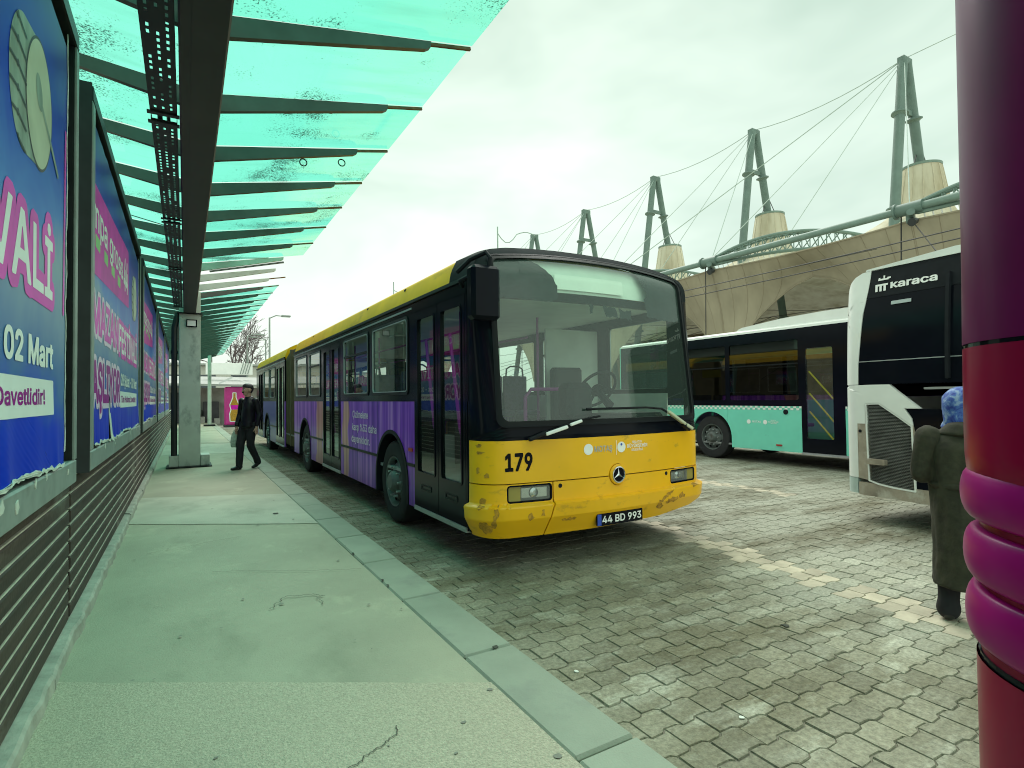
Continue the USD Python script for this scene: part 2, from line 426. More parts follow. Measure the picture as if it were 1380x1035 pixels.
M["mint"] = pbr("mint", (0.19, 0.70, 0.54), 0.35, var=0.05, coat=0.3, dirt=((0.16, 0.42, 0.33), 2, 0.62, 0.8, (1, 1, 2)))
M["mint_dark"] = pbr("mint_dark", (0.16, 0.55, 0.42), 0.4, var=0.05)
M["white"] = pbr("white", (0.76, 0.79, 0.75), 0.35, var=0.05, coat=0.3, dirt=((0.48, 0.47, 0.42), 1.6, 0.6, 0.8, (1, 1, 2)))
M["print_white"] = pbr("print_white", (0.80, 0.82, 0.78), 0.6, var=0.05)
M["dirty_metal"] = pbr("dirty_metal", (0.30, 0.255, 0.20), 0.65, var=0.3, scale=5, dirt=((0.5, 0.47, 0.4), 4, 0.5, 0.7, (1, 1, 1)))
M["mesh_metal"] = pbr("mesh_metal", (0.22, 0.23, 0.215), 0.5, 0.4, var=0.3, scale=6)
M["red_gloss"] = pbr("red_gloss", (0.27, 0.002, 0.034), 0.27, var=0.12, scale=3, spec=0.12)
M["plum_gloss"] = pbr("plum_gloss", (0.15, 0.002, 0.062), 0.34, var=0.2, scale=3, spec=0.14)
M["magenta_gloss"] = pbr("magenta_gloss", (0.32, 0.003, 0.125), 0.33, var=0.15, scale=3, spec=0.16)
M["pylon"] = pbr("pylon", (0.115, 0.175, 0.15), 0.55, var=0.15, scale=1.2)
M["truss"] = pbr("truss", (0.16, 0.235, 0.20), 0.55, var=0.12, scale=2)
M["wire"] = pbr("wire", (0.33, 0.42, 0.37), 0.6)
M["darkwire"] = pbr("darkwire", (0.03, 0.03, 0.028), 0.6)
M["skin"] = pbr("skin", (0.42, 0.25, 0.18), 0.5, var=0.1, scale=30)
M["hair"] = pbr("hair", (0.014, 0.012, 0.012), 0.5)
M["leather"] = pbr("leather", (0.004, 0.004, 0.006), 0.42, spec=0.3, var=0.3, scale=14, bump=0.3, bscale=40)
M["trousers"] = pbr("trousers", (0.007, 0.007, 0.010), 0.85, var=0.3, scale=14, bump=0.3, bscale=30)
M["shoe"] = pbr("shoe", (0.012, 0.012, 0.012), 0.4)
M["coat"] = pbr("coat", (0.030, 0.029, 0.016), 0.9, var=0.45, scale=11, bump=0.5, bscale=22)
M["bag"] = pbr("bag", (0.35, 0.45, 0.37), 0.6, var=0.3, scale=12)
M["bark"] = pbr("bark", (0.13, 0.10, 0.105), 0.9, var=0.2)
M["shack"] = pbr("shack", (0.30, 0.30, 0.27), 0.7, var=0.2, scale=2)
M["shack_dark"] = pbr("shack_dark", (0.045, 0.045, 0.05), 0.6, var=0.3, scale=3)
M["shack_roof"] = pbr("shack_roof", (0.30, 0.32, 0.30), 0.6, var=0.12, scale=1)
M["pink_panel"] = pbr("pink_panel", (0.55, 0.03, 0.25), 0.5, var=0.2, scale=3)
M["amber"] = pbr("amber", (0.33, 0.27, 0.07), 0.25, var=0.1)
M["red_lens"] = pbr("red_lens", (0.4, 0.03, 0.02), 0.25)
M["blue_plate"] = pbr("blue_plate", (0.03, 0.08, 0.45), 0.4)
M["facade"] = pbr("facade", (0.52, 0.52, 0.47), 0.85, var=0.1, scale=0.4)
M["facade_win"] = pbr("facade_win", (0.06, 0.07, 0.08), 0.2)
M["lens"] = pane("lens", (0.80, 0.86, 0.84), 0.05, 1.5, (0.12, (0.6, 0.62, 0.58)))
M["windscreen"] = pane("windscreen", (0.84, 0.97, 0.89), 0.008, 1.68, (0.03, (0.42, 0.60, 0.50)))
M["side_glass"] = pane("side_glass", (0.76, 0.84, 0.80), 0.008, 1.75, (0.02, (0.3, 0.32, 0.31)))
M["dark_glass"] = pane("dark_glass", (0.12, 0.13, 0.14), 0.012, 1.6)
M["film"] = pbr("film", (0.02, 0.03, 0.033), 0.6, spec=0.15, var=0.2, scale=8)

# canopy glass: clear green panes under a layer of specks, streaks and grime
M["canopy_glass"] = usdkit.material(stage, "/World/Looks/canopy_glass", {
    "geo": ("geometry", {}),
    "t": ("transparent_bsdf", {}), "g": ("glossy_bsdf", {"color": (0.9, 1, 0.97), "roughness": 0.05}), "lw": ("layer_weight", {"blend": 0.5}), "pw": ("math", {"math_type": "power", "value2": 5.0}), "fr": ("math", {"math_type": "multiply_add", "value2": 0.96, "value3": 0.04}), "m": ("mix_closure", {}),
    "tl": ("translucent_bsdf", {"color": (0.30, 0.92, 0.76)}), "m1": ("mix_closure", {"fac": 0.25}),
    "big": ("noise_texture", {"scale": 1.3, "detail": 5.0, "roughness": 0.6}), "small": ("noise_texture", {"scale": 70.0, "detail": 2.0}),
    "su": ("math", {"math_type": "multiply_add", "value2": 1.6}), "rp": ("rgb_ramp", {"ramp": [(0.485, (0, 0, 0)), (0.54, (0.85, 0.85, 0.85))]}), "hf": ("math", {"math_type": "multiply", "value2": 0.333}),
    "mp": ("mapping", {"scale": (0.5, 3.0, 1)}), "st": ("noise_texture", {"scale": 2.0, "detail": 6.0}), "sr": ("rgb_ramp", {"ramp": [(0.52, (0, 0, 0)), (0.85, (0.22, 0.22, 0.22))]}),
    "mx": ("math", {"math_type": "maximum"}), "oi": ("object_info", {}), "tr": ("rgb_ramp", {"ramp": [(0.0, (0.13, 0.76, 0.62)), (0.5, (0.22, 0.87, 0.70)), (1.0, (0.33, 0.92, 0.78))]}),
    "d": ("diffuse_bsdf", {"color": (0.05, 0.09, 0.10)}), "m2": ("mix_closure", {}),
}, [("lw.facing", "pw.value1"), ("pw.value", "fr.value1"), ("fr.value", "m.fac"), ("t.BSDF", "m.closure1"), ("g.BSDF", "m.closure2"), ("m.closure", "m1.closure1"), ("tl.BSDF", "m1.closure2"),
    ("oi.random", "tr.fac"), ("tr.color", "t.color"), ("geo.position", "big.vector"), ("geo.position", "small.vector"), ("big.fac", "su.value1"), ("small.fac", "su.value3"), ("su.value", "hf.value1"), ("hf.value", "rp.fac"),
    ("geo.position", "mp.vector"), ("mp.vector", "st.vector"), ("st.fac", "sr.fac"), ("rp.color", "mx.value1"), ("sr.color", "mx.value2"),
    ("mx.value", "m2.fac"), ("m1.closure", "m2.closure1"), ("d.BSDF", "m2.closure2")], surface="m2.closure")

# purple advertising wrap: a printed curtain, with a warm band that belongs to the pictured arm
M["wrap"] = usdkit.material(stage, "/World/Looks/wrap", {
    "geo": ("geometry", {}), "xyz": ("separate_xyz", {}),
    "mp": ("mapping", {"scale": (1, 7.0, 0.25)}), "nz": ("noise_texture", {"scale": 1.4, "detail": 4.0, "roughness": 0.55}),
    "rp": ("rgb_ramp", {"ramp": [(0.32, (0.085, 0.006, 0.27)), (0.5, (0.26, 0.04, 0.56)), (0.68, (0.62, 0.24, 0.74))]}),
    "rb": ("map_range", {"from_min": 15.0, "from_max": 16.0, "clamp": True}), "bl": ("mix_color", {"b": (0.05, 0.045, 0.30)}),
    "w1": ("noise_texture", {"scale": 2.2, "detail": 2.0}), "ws": ("math", {"math_type": "multiply_add", "value2": 0.5}),
    "a1": ("math", {"math_type": "compare", "value2": 9.33, "value3": 0.17}), "a2": ("math", {"math_type": "compare", "value2": 11.35, "value3": 0.30}),
    "am": ("math", {"math_type": "maximum"}), "am2": ("math", {"math_type": "multiply", "value2": 0.85}),
    "ar": ("rgb_ramp", {"ramp": [(0.35, (0.42, 0.13, 0.10)), (0.65, (0.72, 0.36, 0.24))]}), "mx": ("mix_color", {}),
    "dn": ("noise_texture", {"scale": 3.0, "detail": 7.0}), "zr": ("map_range", {"from_min": 1.0, "from_max": 0.3, "to_min": 0.0, "to_max": 0.75}), "dm": ("math", {"math_type": "multiply", "use_clamp": True}), "dx": ("mix_color", {"b": (0.10, 0.075, 0.09)}),
    "p": ("principled_bsdf", {"roughness": 0.28, "specular_ior_level": 0.3}),
}, [("geo.position", "xyz.vector"), ("geo.position", "mp.vector"), ("mp.vector", "nz.vector"), ("nz.fac", "rp.fac"),
    ("xyz.y", "rb.value"), ("rb.result", "bl.fac"), ("rp.color", "bl.a"),
    ("geo.position", "w1.vector"), ("w1.fac", "ws.value1"), ("xyz.y", "ws.value3"),
    ("ws.value", "a1.value1"), ("ws.value", "a2.value1"), ("a1.value", "am.value1"), ("a2.value", "am.value2"), ("am.value", "am2.value1"), ("nz.fac", "ar.fac"),
    ("am2.value", "mx.fac"), ("bl.result", "mx.a"), ("ar.color", "mx.b"),
    ("geo.position", "dn.vector"), ("xyz.z", "zr.value"), ("zr.result", "dm.value1"), ("dn.fac", "dm.value2"), ("dm.value", "dx.fac"), ("mx.result", "dx.a"), ("dx.result", "p.base_color")], surface="p.BSDF")

# poster print: deep blue at the bottom and top, washed grey-blue clouds between
M["poster"] = usdkit.material(stage, "/World/Looks/poster", {
    "geo": ("geometry", {}), "xyz": ("separate_xyz", {}),
    "nz": ("noise_texture", {"scale": 1.6, "detail": 6.0, "roughness": 0.6, "distortion": 0.5}),
    "ad": ("math", {"math_type": "multiply_add", "value2": 0.75}), "mr": ("map_range", {"from_min": 1.55, "from_max": 3.95}),
    "rp": ("rgb_ramp", {"ramp": [(0.02, (0.003, 0.035, 0.55)), (0.12, (0.004, 0.05, 0.60)), (0.22, (0.06, 0.17, 0.42)), (0.42, (0.22, 0.35, 0.44)), (0.50, (0.05, 0.20, 0.60)), (0.64, (0.003, 0.045, 0.52)), (1.0, (0.003, 0.010, 0.13))]}),
    "p": ("principled_bsdf", {"roughness": 0.40, "specular_ior_level": 0.12}),
}, [("geo.position", "xyz.vector"), ("geo.position", "nz.vector"), ("nz.fac", "ad.value1"), ("xyz.z", "ad.value3"), ("ad.value", "mr.value"), ("mr.result", "rp.fac"), ("rp.color", "p.base_color")], surface="p.BSDF")
M["p_pink"] = pbr("p_pink", (0.76, 0.04, 0.50), 0.4, var=0.15, scale=3, spec=0.15)
M["p_purple"] = pbr("p_purple", (0.33, 0.012, 0.26), 0.4, var=0.15, scale=3, spec=0.15)
M["p_magenta"] = pbr("p_magenta", (0.66, 0.015, 0.42), 0.45, var=0.2, scale=3, spec=0.15)
M["p_lilac"] = pbr("p_lilac", (0.80, 0.62, 0.78), 0.4, var=0.05, spec=0.15)
M["p_white"] = pbr("p_white", (0.88, 0.89, 0.86), 0.4, var=0.05, spec=0.15)
M["p_cream"] = pbr("p_cream", (0.55, 0.58, 0.42), 0.4, var=0.12, scale=4, spec=0.15)
M["p_shell"] = pbr("p_shell", (0.30, 0.37, 0.30), 0.4, var=0.35, scale=9, stretch=(1, 1, 0.3), spec=0.15)
M["p_rope"] = pbr("p_rope", (0.03, 0.035, 0.04), 0.5)
M["p_green"] = pbr("p_green", (0.16, 0.55, 0.10), 0.4, var=0.1)
M["torn"] = pbr("torn", (0.66, 0.70, 0.62), 0.8, var=0.15, scale=12)

# stretched roof fabric with stitched seams, weathered
M["fabric"] = usdkit.material(stage, "/World/Looks/fabric", {
    "geo": ("geometry", {}), "mp": ("mapping", {"scale": (1, 1, 0.2)}), "nz": ("noise_texture", {"scale": 0.9, "detail": 6.0, "roughness": 0.6}),
    "rp": ("rgb_ramp", {"ramp": [(0.3, (0.46, 0.41, 0.29)), (0.5, (0.62, 0.58, 0.45)), (0.7, (0.70, 0.68, 0.55))]}),
    "d": ("diffuse_bsdf", {}), "t": ("translucent_bsdf", {}), "m": ("mix_closure", {"fac": 0.06}),
}, [("geo.position", "mp.vector"), ("mp.vector", "nz.vector"), ("nz.fac", "rp.fac"), ("rp.color", "d.color"), ("rp.color", "t.color"), ("d.BSDF", "m.closure1"), ("t.BSDF", "m.closure2")], surface="m.closure")
M["seam"] = pbr("seam", (0.52, 0.47, 0.35), 0.9, var=0.2)
M["skirt_fabric_shaded"] = pbr("skirt_fabric_shaded", (0.345, 0.30, 0.22), 0.9, var=0.16, scale=0.8, stretch=(1, 1, .3), spec=0.1)  # hood fabric again, darkened so the shaded underside sits in its colour
M["skirt_seam"] = pbr("skirt_seam", (0.285, 0.24, 0.17), 0.9, var=0.2, spec=0.1)
M["fabric_shaded"] = pbr("fabric_shaded", (0.20, 0.16, 0.11), 0.9, var=0.25, scale=0.8)  # same fabric darker still, the shade inside the tent put into its colour
# headscarf print
M["scarf"] = usdkit.material(stage, "/World/Looks/scarf", {
    "geo": ("geometry", {}), "nz": ("noise_texture", {"scale": 17.0, "detail": 4.0, "roughness": 0.6, "distortion": 1.0}),
    "rp": ("rgb_ramp", {"ramp": [(0.36, (0.015, 0.035, 0.24)), (0.5, (0.05, 0.12, 0.36)), (0.64, (0.22, 0.31, 0.46))]}),
    "p": ("principled_bsdf", {"roughness": 0.75})}, [("geo.position", "nz.vector"), ("nz.fac", "rp.fac"), ("rp.color", "p.base_color")], surface="p.BSDF")
# ================================================================ the setting
ground = put("ground", G().box(-160, 320, -60, 420, -0.6, -0.05), M["far_ground"], kind="structure")

road = thing("road", kind="structure")
g = G().box(1.0, 15.2, -4.0, 34.5, -0.05, -0.0085)
put("sand_bed", g, M["sand"], road)
put("yard_surface", G().box(15.2, 120, -40, 120, -0.05, -0.004).box(-20, 15.2, 34.5, 120, -0.05, -0.004).box(-20, 15.2, -40, -4.0, -0.05, -0.004), M["far_ground"], road)

PW, PH = 0.200, 0.150          # one interlocking paving stone
RX0, RY0 = 1.625, -1.4


def wave(x):
    t = (np.asarray(x) / PW) % 1.0
    return 0.0115 * np.interp(t, [0, .39, .5, .89, 1.0], [-1, -.8, 1, .8, -1])


def pavers():
    rng = np.random.default_rng(4)
    rows, cols = int((33.5 - RY0) / PH), int((14.9 - RX0) / PW)
    out = []
    for r in range(rows):
        for c in range(cols):
            x0 = RX0 + (c + 0.5 * (r % 2)) * PW
            out.append((x0, RY0 + r * PH, r % 2))
    a = np.array(out)
    n = len(a)
    gap = 0.0022
    u = np.array([0.0, .39, .5, .89, 1.0])
    V = np.zeros((n, 20, 3))
    jx, jy, jz = rng.uniform(-.002, .002, n), rng.uniform(-.002, .002, n), rng.uniform(-.0035, .0015, n)
    tx, ty = rng.normal(0, .008, n), rng.normal(0, .008, n)
    for ring, (inset, z) in enumerate(((0.0038, 0.0), (0.0, -0.016))):
        for k in range(5):
            xl = (gap + inset) + u[k] * (PW - 2 * (gap + inset))
            wv = wave(xl + PW * 0.5 * a[:, 2])
            for side in (0, 1):
                i = ring * 10 + (k if side == 0 else 9 - k)
                V[:, i, 0] = a[:, 0] + xl + jx
                V[:, i, 1] = a[:, 1] + wv + jy + ((gap + inset) if side == 0 else PH - gap - inset)
                V[:, i, 2] = z + jz + (xl - PW / 2) * tx + ((-1 if side == 0 else 1) * PH / 2) * ty
    top = [[k, k + 1, 8 - k, 9 - k] for k in range(4)]
    side = [[10 + k, 10 + (k + 1) % 10, (k + 1) % 10, k] for k in range(10)]
    q = np.array(top + side)
    F = np.vstack([q[:, [0, 1, 2]], q[:, [0, 2, 3]]])
    return a, V, F


PA, PV, PF = pavers()
cen = PV[:, :10].mean(1)
rel = cen - np.array(EYE)
cc = np.stack([rel @ np.array(RIGHT), rel @ np.array(UP), -(rel @ np.array(BACK))], 1)
tx_, ty_ = cc[:, 0] / np.maximum(cc[:, 2], .1), cc[:, 1] / np.maximum(cc[:, 2], .1)
seen = (cc[:, 2] > .5) & (np.abs(tx_) < .93) & (np.abs(ty_) < .70) & ~((cen[:, 0] > 2.1) & (cen[:, 0] < 5.1) & (cen[:, 1] > 4.0)) & ~((tx_ > .80) & (ty_ < -.1))
line = (np.abs(cen[:, 0] - (4.62 + 0.115 * (cen[:, 1] - 3.2))) < 0.17) & (cen[:, 1] < 9)
line |= (np.abs(cen[:, 0] - 8.02) < 0.17) & (cen[:, 1] > 5.2) & (cen[:, 1] < 9.5)
rngp = np.random.default_rng(9)
line &= rngp.random(len(line)) < 0.88
order = np.argsort(-np.where(seen, 1.0 / np.maximum(cc[:, 2], .1) ** 3, 0))[:300]
single = np.zeros(len(PV), bool)
single[order] = True
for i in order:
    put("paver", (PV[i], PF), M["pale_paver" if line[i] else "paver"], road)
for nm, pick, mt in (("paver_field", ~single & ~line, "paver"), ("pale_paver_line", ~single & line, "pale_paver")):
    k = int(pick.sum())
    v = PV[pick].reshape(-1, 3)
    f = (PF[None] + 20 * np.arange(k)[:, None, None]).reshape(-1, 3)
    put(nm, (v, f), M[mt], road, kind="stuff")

# the platform: cast slabs whose joints run askew, and a row of kerb stones
platform = thing("platform", kind="structure")
put("bed", G().box(-0.62, 1.30, -3.5, 60, -0.05, 0.125), M["crack"], platform)
JOINTS = [-1.6, 3.60, 7.72, 9.72, 13.3, 17.0, 21.0, 25.0, 29.5, 34.0, 39.0, 45.0, 52.0, 60.0]      # at the wall
SKEW = [-.62, -.62, -.62, -.44, -.3, -.2, -.2, -.1, 0, 0, 0, 0, 0, 0]
rngs = np.random.default_rng(3)


def crackline(p, q, n, amp, seed):
    r = np.random.default_rng(seed)
    t = np.linspace(0, 1, n)
    P = np.outer(1 - t, p) + np.outer(t, q)
    d = np.array([-(q[1] - p[1]), q[0] - p[0]], float)
    d /= np.linalg.norm(d)
    w = np.cumsum(r.normal(0, amp, n))
    w -= t * w[-1]
    return P + np.outer(w, d)


prev = crackline((-0.56, JOINTS[0]), (1.297, JOINTS[0] + 1.86 * SKEW[0]), 20, .004, 1)
for i in range(1, len(JOINTS)):
    cur = crackline((-0.56, JOINTS[i]), (1.297, JOINTS[i] + 1.86 * SKEW[i]), 24, .005, i + 1)
    lo = prev + [0, 0.006]
    hi = cur - [0, 0.006]
    pol = Polygon(np.vstack([lo, hi[::-1]]))
    dz = [0.0, 0.004, -0.004, 0.003, 0.0, -0.003][i % 6]
    g = G().poly(pol, (0.03, 0.15 + dz), lambda v: v)
    put("concrete_slab", g, M["concrete_grain" if i == 1 else "concrete_pale" if i in (3, 6) else "concrete"], platform)
    prev = cur
# open cracks and spalled spots lying on the slabs
g = G()
for p, q, w, n, s in (((0.18, 1.95), (0.78, 2.33), .0045, 60, 5), ((0.50, 4.05), (0.62, 4.25), .005, 24, 6), ((0.62, 4.25), (0.86, 4.12), .007, 24, 7), ((0.86, 4.12), (0.80, 3.95), .004, 24, 8), ((0.2, 5.2), (1.25, 4.6), .004, 40, 10), ((-0.3, 6.1), (0.5, 6.35), .004, 30, 12)):
    L = crackline(p, q, n, .007, s)
    g.sheet(LineString(L).buffer(w * 0.45, cap_style=2), lambda v: v, w=0.1585)
for c, r, s in (((0.42, 2.10), .022, 1), ((0.95, 7.4), .03, 4)):
    g.sheet(rough_edge(Point(c).buffer(r), r * .5, .02, s), lambda v: v, w=0.1587)
put("crack", g, M["crack"], platform)
g = G()
rg = np.random.default_rng(77)
for k in range(46):
    c = (rg.uniform(-.5, 1.28), rg.uniform(1.4, 14) if k > 12 else rg.uniform(1.4, 4.5))
    g.sheet(rough_edge(affinity.rotate(affinity.scale(Point(c).buffer(rg.uniform(.006, .018)), 1, rg.uniform(.5, 1)), rg.uniform(0, 180)), .003, .012, k), lambda v: v, w=0.1572)
put("gum_spot", g, M["gum"], platform, kind="stuff")
g = G()
for k in range(26):
    c = (1.612 if k % 3 else 1.312, rg.uniform(1.2, 9))
    g.sheet(rough_edge(affinity.scale(Point(c).buffer(rg.uniform(.006, .02)), .55, 1.3), .004, .012, k).intersection(sbox(1.30, 0, 1.604, 20)), lambda v: v, w=0.1572)
put("kerb_chip", g, M["crack"], platform, kind="stuff")
rngk = np.random.default_rng(8)
y = -2.24
while y < 46:
    dx, dz = rngk.uniform(-.004, .004), rngk.uniform(-.003, .003)
    put("kerb_stone", G().box(1.306 + dx, 1.61 + dx, y + .005, y + 1.0 - .005, -0.05, 0.152 + dz, 0.012), M["kerb"], platform)
    y += 1.0

# small litter on the platform and the road
for i, (x, y, s, z, mt, lab, cat) in enumerate(((1.50, 2.76, .018, .155, "crack", "small black blob of gum on the kerb stone near the bus", "gum"), (3.46, 2.32, .022, .003, "crack", "small dark flake lying on the pavers in front of the bus", "litter"),
                                                (1.90, 2.55, .014, .003, "torn", "tiny white paper scrap on the pavers beside the kerb", "litter"), (2.30, 1.78, .012, .003, "torn", "tiny white paper scrap on the nearest pavers", "litter"), (0.35, 2.05, .012, .156, "torn", "tiny white paper scrap on the nearest concrete slab", "litter"), (-0.33, 2.30, .012, .156, "torn", "small pale scrap on the slab beside the wall foot", "litter"))):
    put("litter" if cat == "litter" else "gum", G().poly(rough_edge(Point(x, y).buffer(s), s * .35, s * .8, 30 + i), (z, z + .004), lambda v: v), M[mt], None, label=lab, category=cat)

# ================================================================ the low wall under the boards
wall = world_thing("low_wall", "low dark slatted wall with pale lines along the platform below the boards", "wall", (-0.7, 0, 0.15))
put("core", G().box(-1.0, -0.66, -2.5, 40, -0.05, 1.06), M["blackmat"], wall)
sec = [(-2.2, 4.28), (4.33, 9.40), (9.45, 14.55), (14.6, 19.7), (19.75, 24.8), (24.85, 29.9), (29.95, 38)]
for s0, s1 in sec:
    for k in range(9):
        z0 = 0.235 + k * 0.0955
        put("plank", G().box(-0.66, -0.603, s0, s1, z0 + .006, z0 + .083, .006), M["plank"], wall)
g = G()
for s0, s1 in sec:
    for k in range(9):
        z0 = 0.235 + k * 0.0955
        g.box(-0.655, -0.606, s0 + .01, s1 - .01, z0 + .0865, z0 + .0935)
put("joint_strip", g, M["strip"], wall)  # pale strips between planks; light glancing off the edges is put into their colour
rl = np.random.default_rng(12)
yy = -2.5
while yy < 38:
    L = rl.uniform(1.6, 3.2)
    n = max(6, int(L / .12))
    ys = np.linspace(yy, yy + L, n)
    out = -0.545 + rl.uniform(-.010, .008, n)
    top = 0.235 + rl.uniform(-.012, .004, n)
    P = np.array([[(-.66, t, .236) for t in ys], [(-.60, t, h) for t, h in zip(ys, top)], [(o - .012, t, h - .004) for o, t, h in zip(out, ys, top)], [(o, t, h - .02) for o, t, h in zip(out, ys, top)], [(o + .004, t, 0.10) for o, t in zip(out, ys)]])
    put("ledge", G().grid(P), M["ledge"], wall)
    yy += L

# ================================================================ advertising boards
BX = -0.52                     # plane of the posters' frames


def wrinkle(a, b, seed):
    p = np.stack([a * 1.1 + seed * 7.3, b * 0.9, np.full_like(a, seed * 3.1)], -1)
    w = (meshkit.fbm(p, 3, seed) - .5) * 0.014
    low = np.clip((1.62 - b) / .36, 0, 1)
    q = np.stack([a * 6 + seed, b * 1.2, np.zeros_like(a)], -1)
    return w + low * (meshkit.fbm(q, 3, seed + 5) - .45) * 0.030 + low * .004


def on_board(seed, off):
    def fn(v):
        a, b, w = v[:, 0], v[:, 1], v[:, 2]
        return np.column_stack([BX - .008 + wrinkle(a, b, seed) + off + w, a, b])
    return fn


def board(y0, y1, seed, label, full, group=None, top=3.62):
    """A framed board of y1 - y0 metres; FULL = lay the print out with its lettering."""
    t = world_thing("billboard", label, "billboard", (BX, (y0 + y1) / 2, 1.10))
    d = G().box(-0.66, BX - .075, y0 + .02, y1 - .02, 1.13, top - .02)
    put("backing", d, M["board_back"], t)
    put("frame_rail", G().box(-0.665, BX, y0, y1, 1.105, 1.235, .008), M["galv"], t, label="dented grey lower rail with chipped paint")
    put("frame_rail", G().box(-0.665, BX, y0, y1, top - .10, top, .008), M["darkframe"], t)
    put("frame_stile", G().box(-0.665, BX, y0, y0 + .12, 1.237, top - .102, .008), M["galv"], t)
    sti = put("frame_stile", G().box(-0.665, BX - .013, y1 - .085, y1 - .001, 1.237, top - .102), M["darkframe"], t)
    put("stile_face", G().box(BX - .012, BX, y1 - .075, y1, 1.237, top - .102, .004), M["galv"], sti)
    put("end_plate", G().box(-0.82, BX - .006, y0 - .012, y0 - .002, 1.10, top + .01), M["darkframe"], t)  # dark sheet over the end: frame paint plus the end's shade in one colour
    g = G()
    for k in range(8):
        r = np.random.default_rng(seed * 50 + k)
        c = (r.uniform(y0, y1), 1.225 + r.uniform(-.05, .012))
        g.poly(rough_edge(Point(c).buffer(r.uniform(.008, .026)), .009, .02, seed * 20 + k), (0, .003), lambda v: np.column_stack([BX + v[:, 2], v[:, 0], v[:, 1]]))
    put("chipped_paint", g, M["chip"], t, kind="stuff")
    # the poster sheet, torn along its foot
    o = y1 - 9.0               # the print repeats on every board
    r = np.random.default_rng(seed)
    A0, A1 = max(y0 + .14, o + 4.18), o + 8.66
    na = 60
    foot = [(a, 1.255 + .007 * r.standard_normal() + .012 * math.sin(a * 3)) for a in np.linspace(A0, A1, na)]
    side = [(A1 + .012 * r.standard_normal(), b) for b in np.linspace(1.3, top - .2, 24)]
    head = [(a, top - .19 - .10 * max(0, (a - A0) / (A1 - A0) - .25) + .004 * r.standard_normal()) for a in np.linspace(A1, A0, 30)]
    sheet = Polygon(foot + side + head).buffer(0)
    if full == 2:
        sheet = sheet.difference(Polygon([(o + 5.33, 1.2), (o + 5.42, 1.56), (o + 5.50, 1.62), (o + 5.52, 1.2)]))
    f0 = on_board(seed, 0)
    ps = put("poster", G().sheet(sheet, f0, .07), M["poster"], t, True)
    edge = unary_union([LineString(foot).buffer(.008), LineString(side).buffer(.005)])
    put("torn_edge", G().poly(rough_edge(edge, .005, .03, seed), (0.001, 0.004), on_board(seed, .001), .1), M["torn"], t)
    if full == 2:
        put("curled_flap", G().poly(Polygon([(o + 5.50, 1.25), (o + 5.46, 1.45), (o + 5.50, 1.60), (o + 5.55, 1.5), (o + 5.60, 1.3), (o + 5.72, 1.22)]), (0.004, .007), lambda v: np.column_stack([BX - .02 + .06 * np.clip(1.6 - v[:, 1], 0, 1) + v[:, 2], v[:, 0], v[:, 1]]), .06), M["torn"], t)

    def ink(name, shape, mt, lvl, kind=None, edge=.09):
        put(name, G().sheet(shape.intersection(sheet), on_board(seed, .0012 + .0007 * lvl), edge), M[mt], ps, kind=kind)

    def lettering(text, a0, a1, b0, b1, mt, bold=0, line=None, lw=.03, lvl=2):
        s = text_fit(text, o + a0, o + a1, b0, b1, bold)
        if line:
            ink("letter_outline", s.buffer(lw).simplify(.004), line, lvl - 1, "stuff")
        ink("lettering", s, mt, lvl, "stuff")

    # magenta banner of the sponsor
    ban = Polygon([(o + 4.5, 2.98), (o + 7.13, 3.10), (o + 7.15, 2.60), (o + 4.5, 2.46)]).buffer(.05)
    if full != 1:
        ink("banner", ban, "p_magenta", 0)
        lettering("impa gross", 4.38, 6.55, 2.74, 2.94, "p_white", 2)
        lettering("44", 6.62, 7.05, 2.68, 2.98, "p_white", 4)
        for k in range(4):
            ink("green_leaf", affinity.rotate(Point(o + 4.75 + k * .48, 2.655).buffer(.12), 0).intersection(sbox(o + 4, 2.61, o + 8, 2.70)), "p_green", 1)
    else:
        blob = Polygon([(o + 4.2, 3.5), (o + 6.48, 3.5), (o + 6.58, 2.95), (o + 6.54, 2.64), (o + 6.48, 2.50), (o + 4.2, 2.42)]).buffer(.06)
        ink("banner", blob, "p_magenta", 0)
        lettering("44", 5.6, 6.42, 2.6, 3.0, "p_white", 4)
    lettering("RAMAZAN", 3.9, 6.14, 2.03, 2.28, "p_pink" if full != 1 else "p_white", 4, "p_lilac" if full != 1 else "p_pink", .035)
    lettering("FEST\u0130VAL\u0130", 6.22, 8.33, 2.02, 2.27, "p_white", 2, "p_pink", .05)
    lettering("BA\u015eLIYOR", 4.25, 6.30, 1.56, 1.82, "p_purple", 5, "p_lilac", .04)
    lettering("28 \u015eubat - 02 Mart", 6.40, 8.36, 1.71, 1.815, "p_white", 4)
    ink("white_box", rrect(o + 6.32, o + 8.37, 1.495, 1.65, .01), "p_white", 1)
    lettering("T\u00fcm Halk\u0131m\u0131z Davetlidir!", 6.42, 8.20, 1.545, 1.605, "p_purple", 3)
    # the big drum with its laced shell and stick
    if full != 3:
        k = 1.0
        face = affinity.rotate(affinity.scale(Point(o + 8.06, 2.79).buffer(1, 24), .215, .265), -10)
        shell = unary_union([affinity.translate(face, -.034 * j, -.004 * j) for j in range(8)]).convex_hull
        ink("drum_shell", shell, "p_shell", 0)
        ink("drum_rim", face.buffer(.012), "p_rope", 1)
        ink("drum_head", face, "p_cream", 2)
        lace = []
        for j in range(6):
            b = 2.98 - j * .09
            lace += [LineString([(o + 7.58, b - .02), (o + 7.72, b - .01), (o + 7.84, b - .03)]).buffer(.006), Point(o + 7.72, b - .01).buffer(.014)]
        ink("drum_lacing", unary_union(lace).intersection(shell), "p_rope", 3)
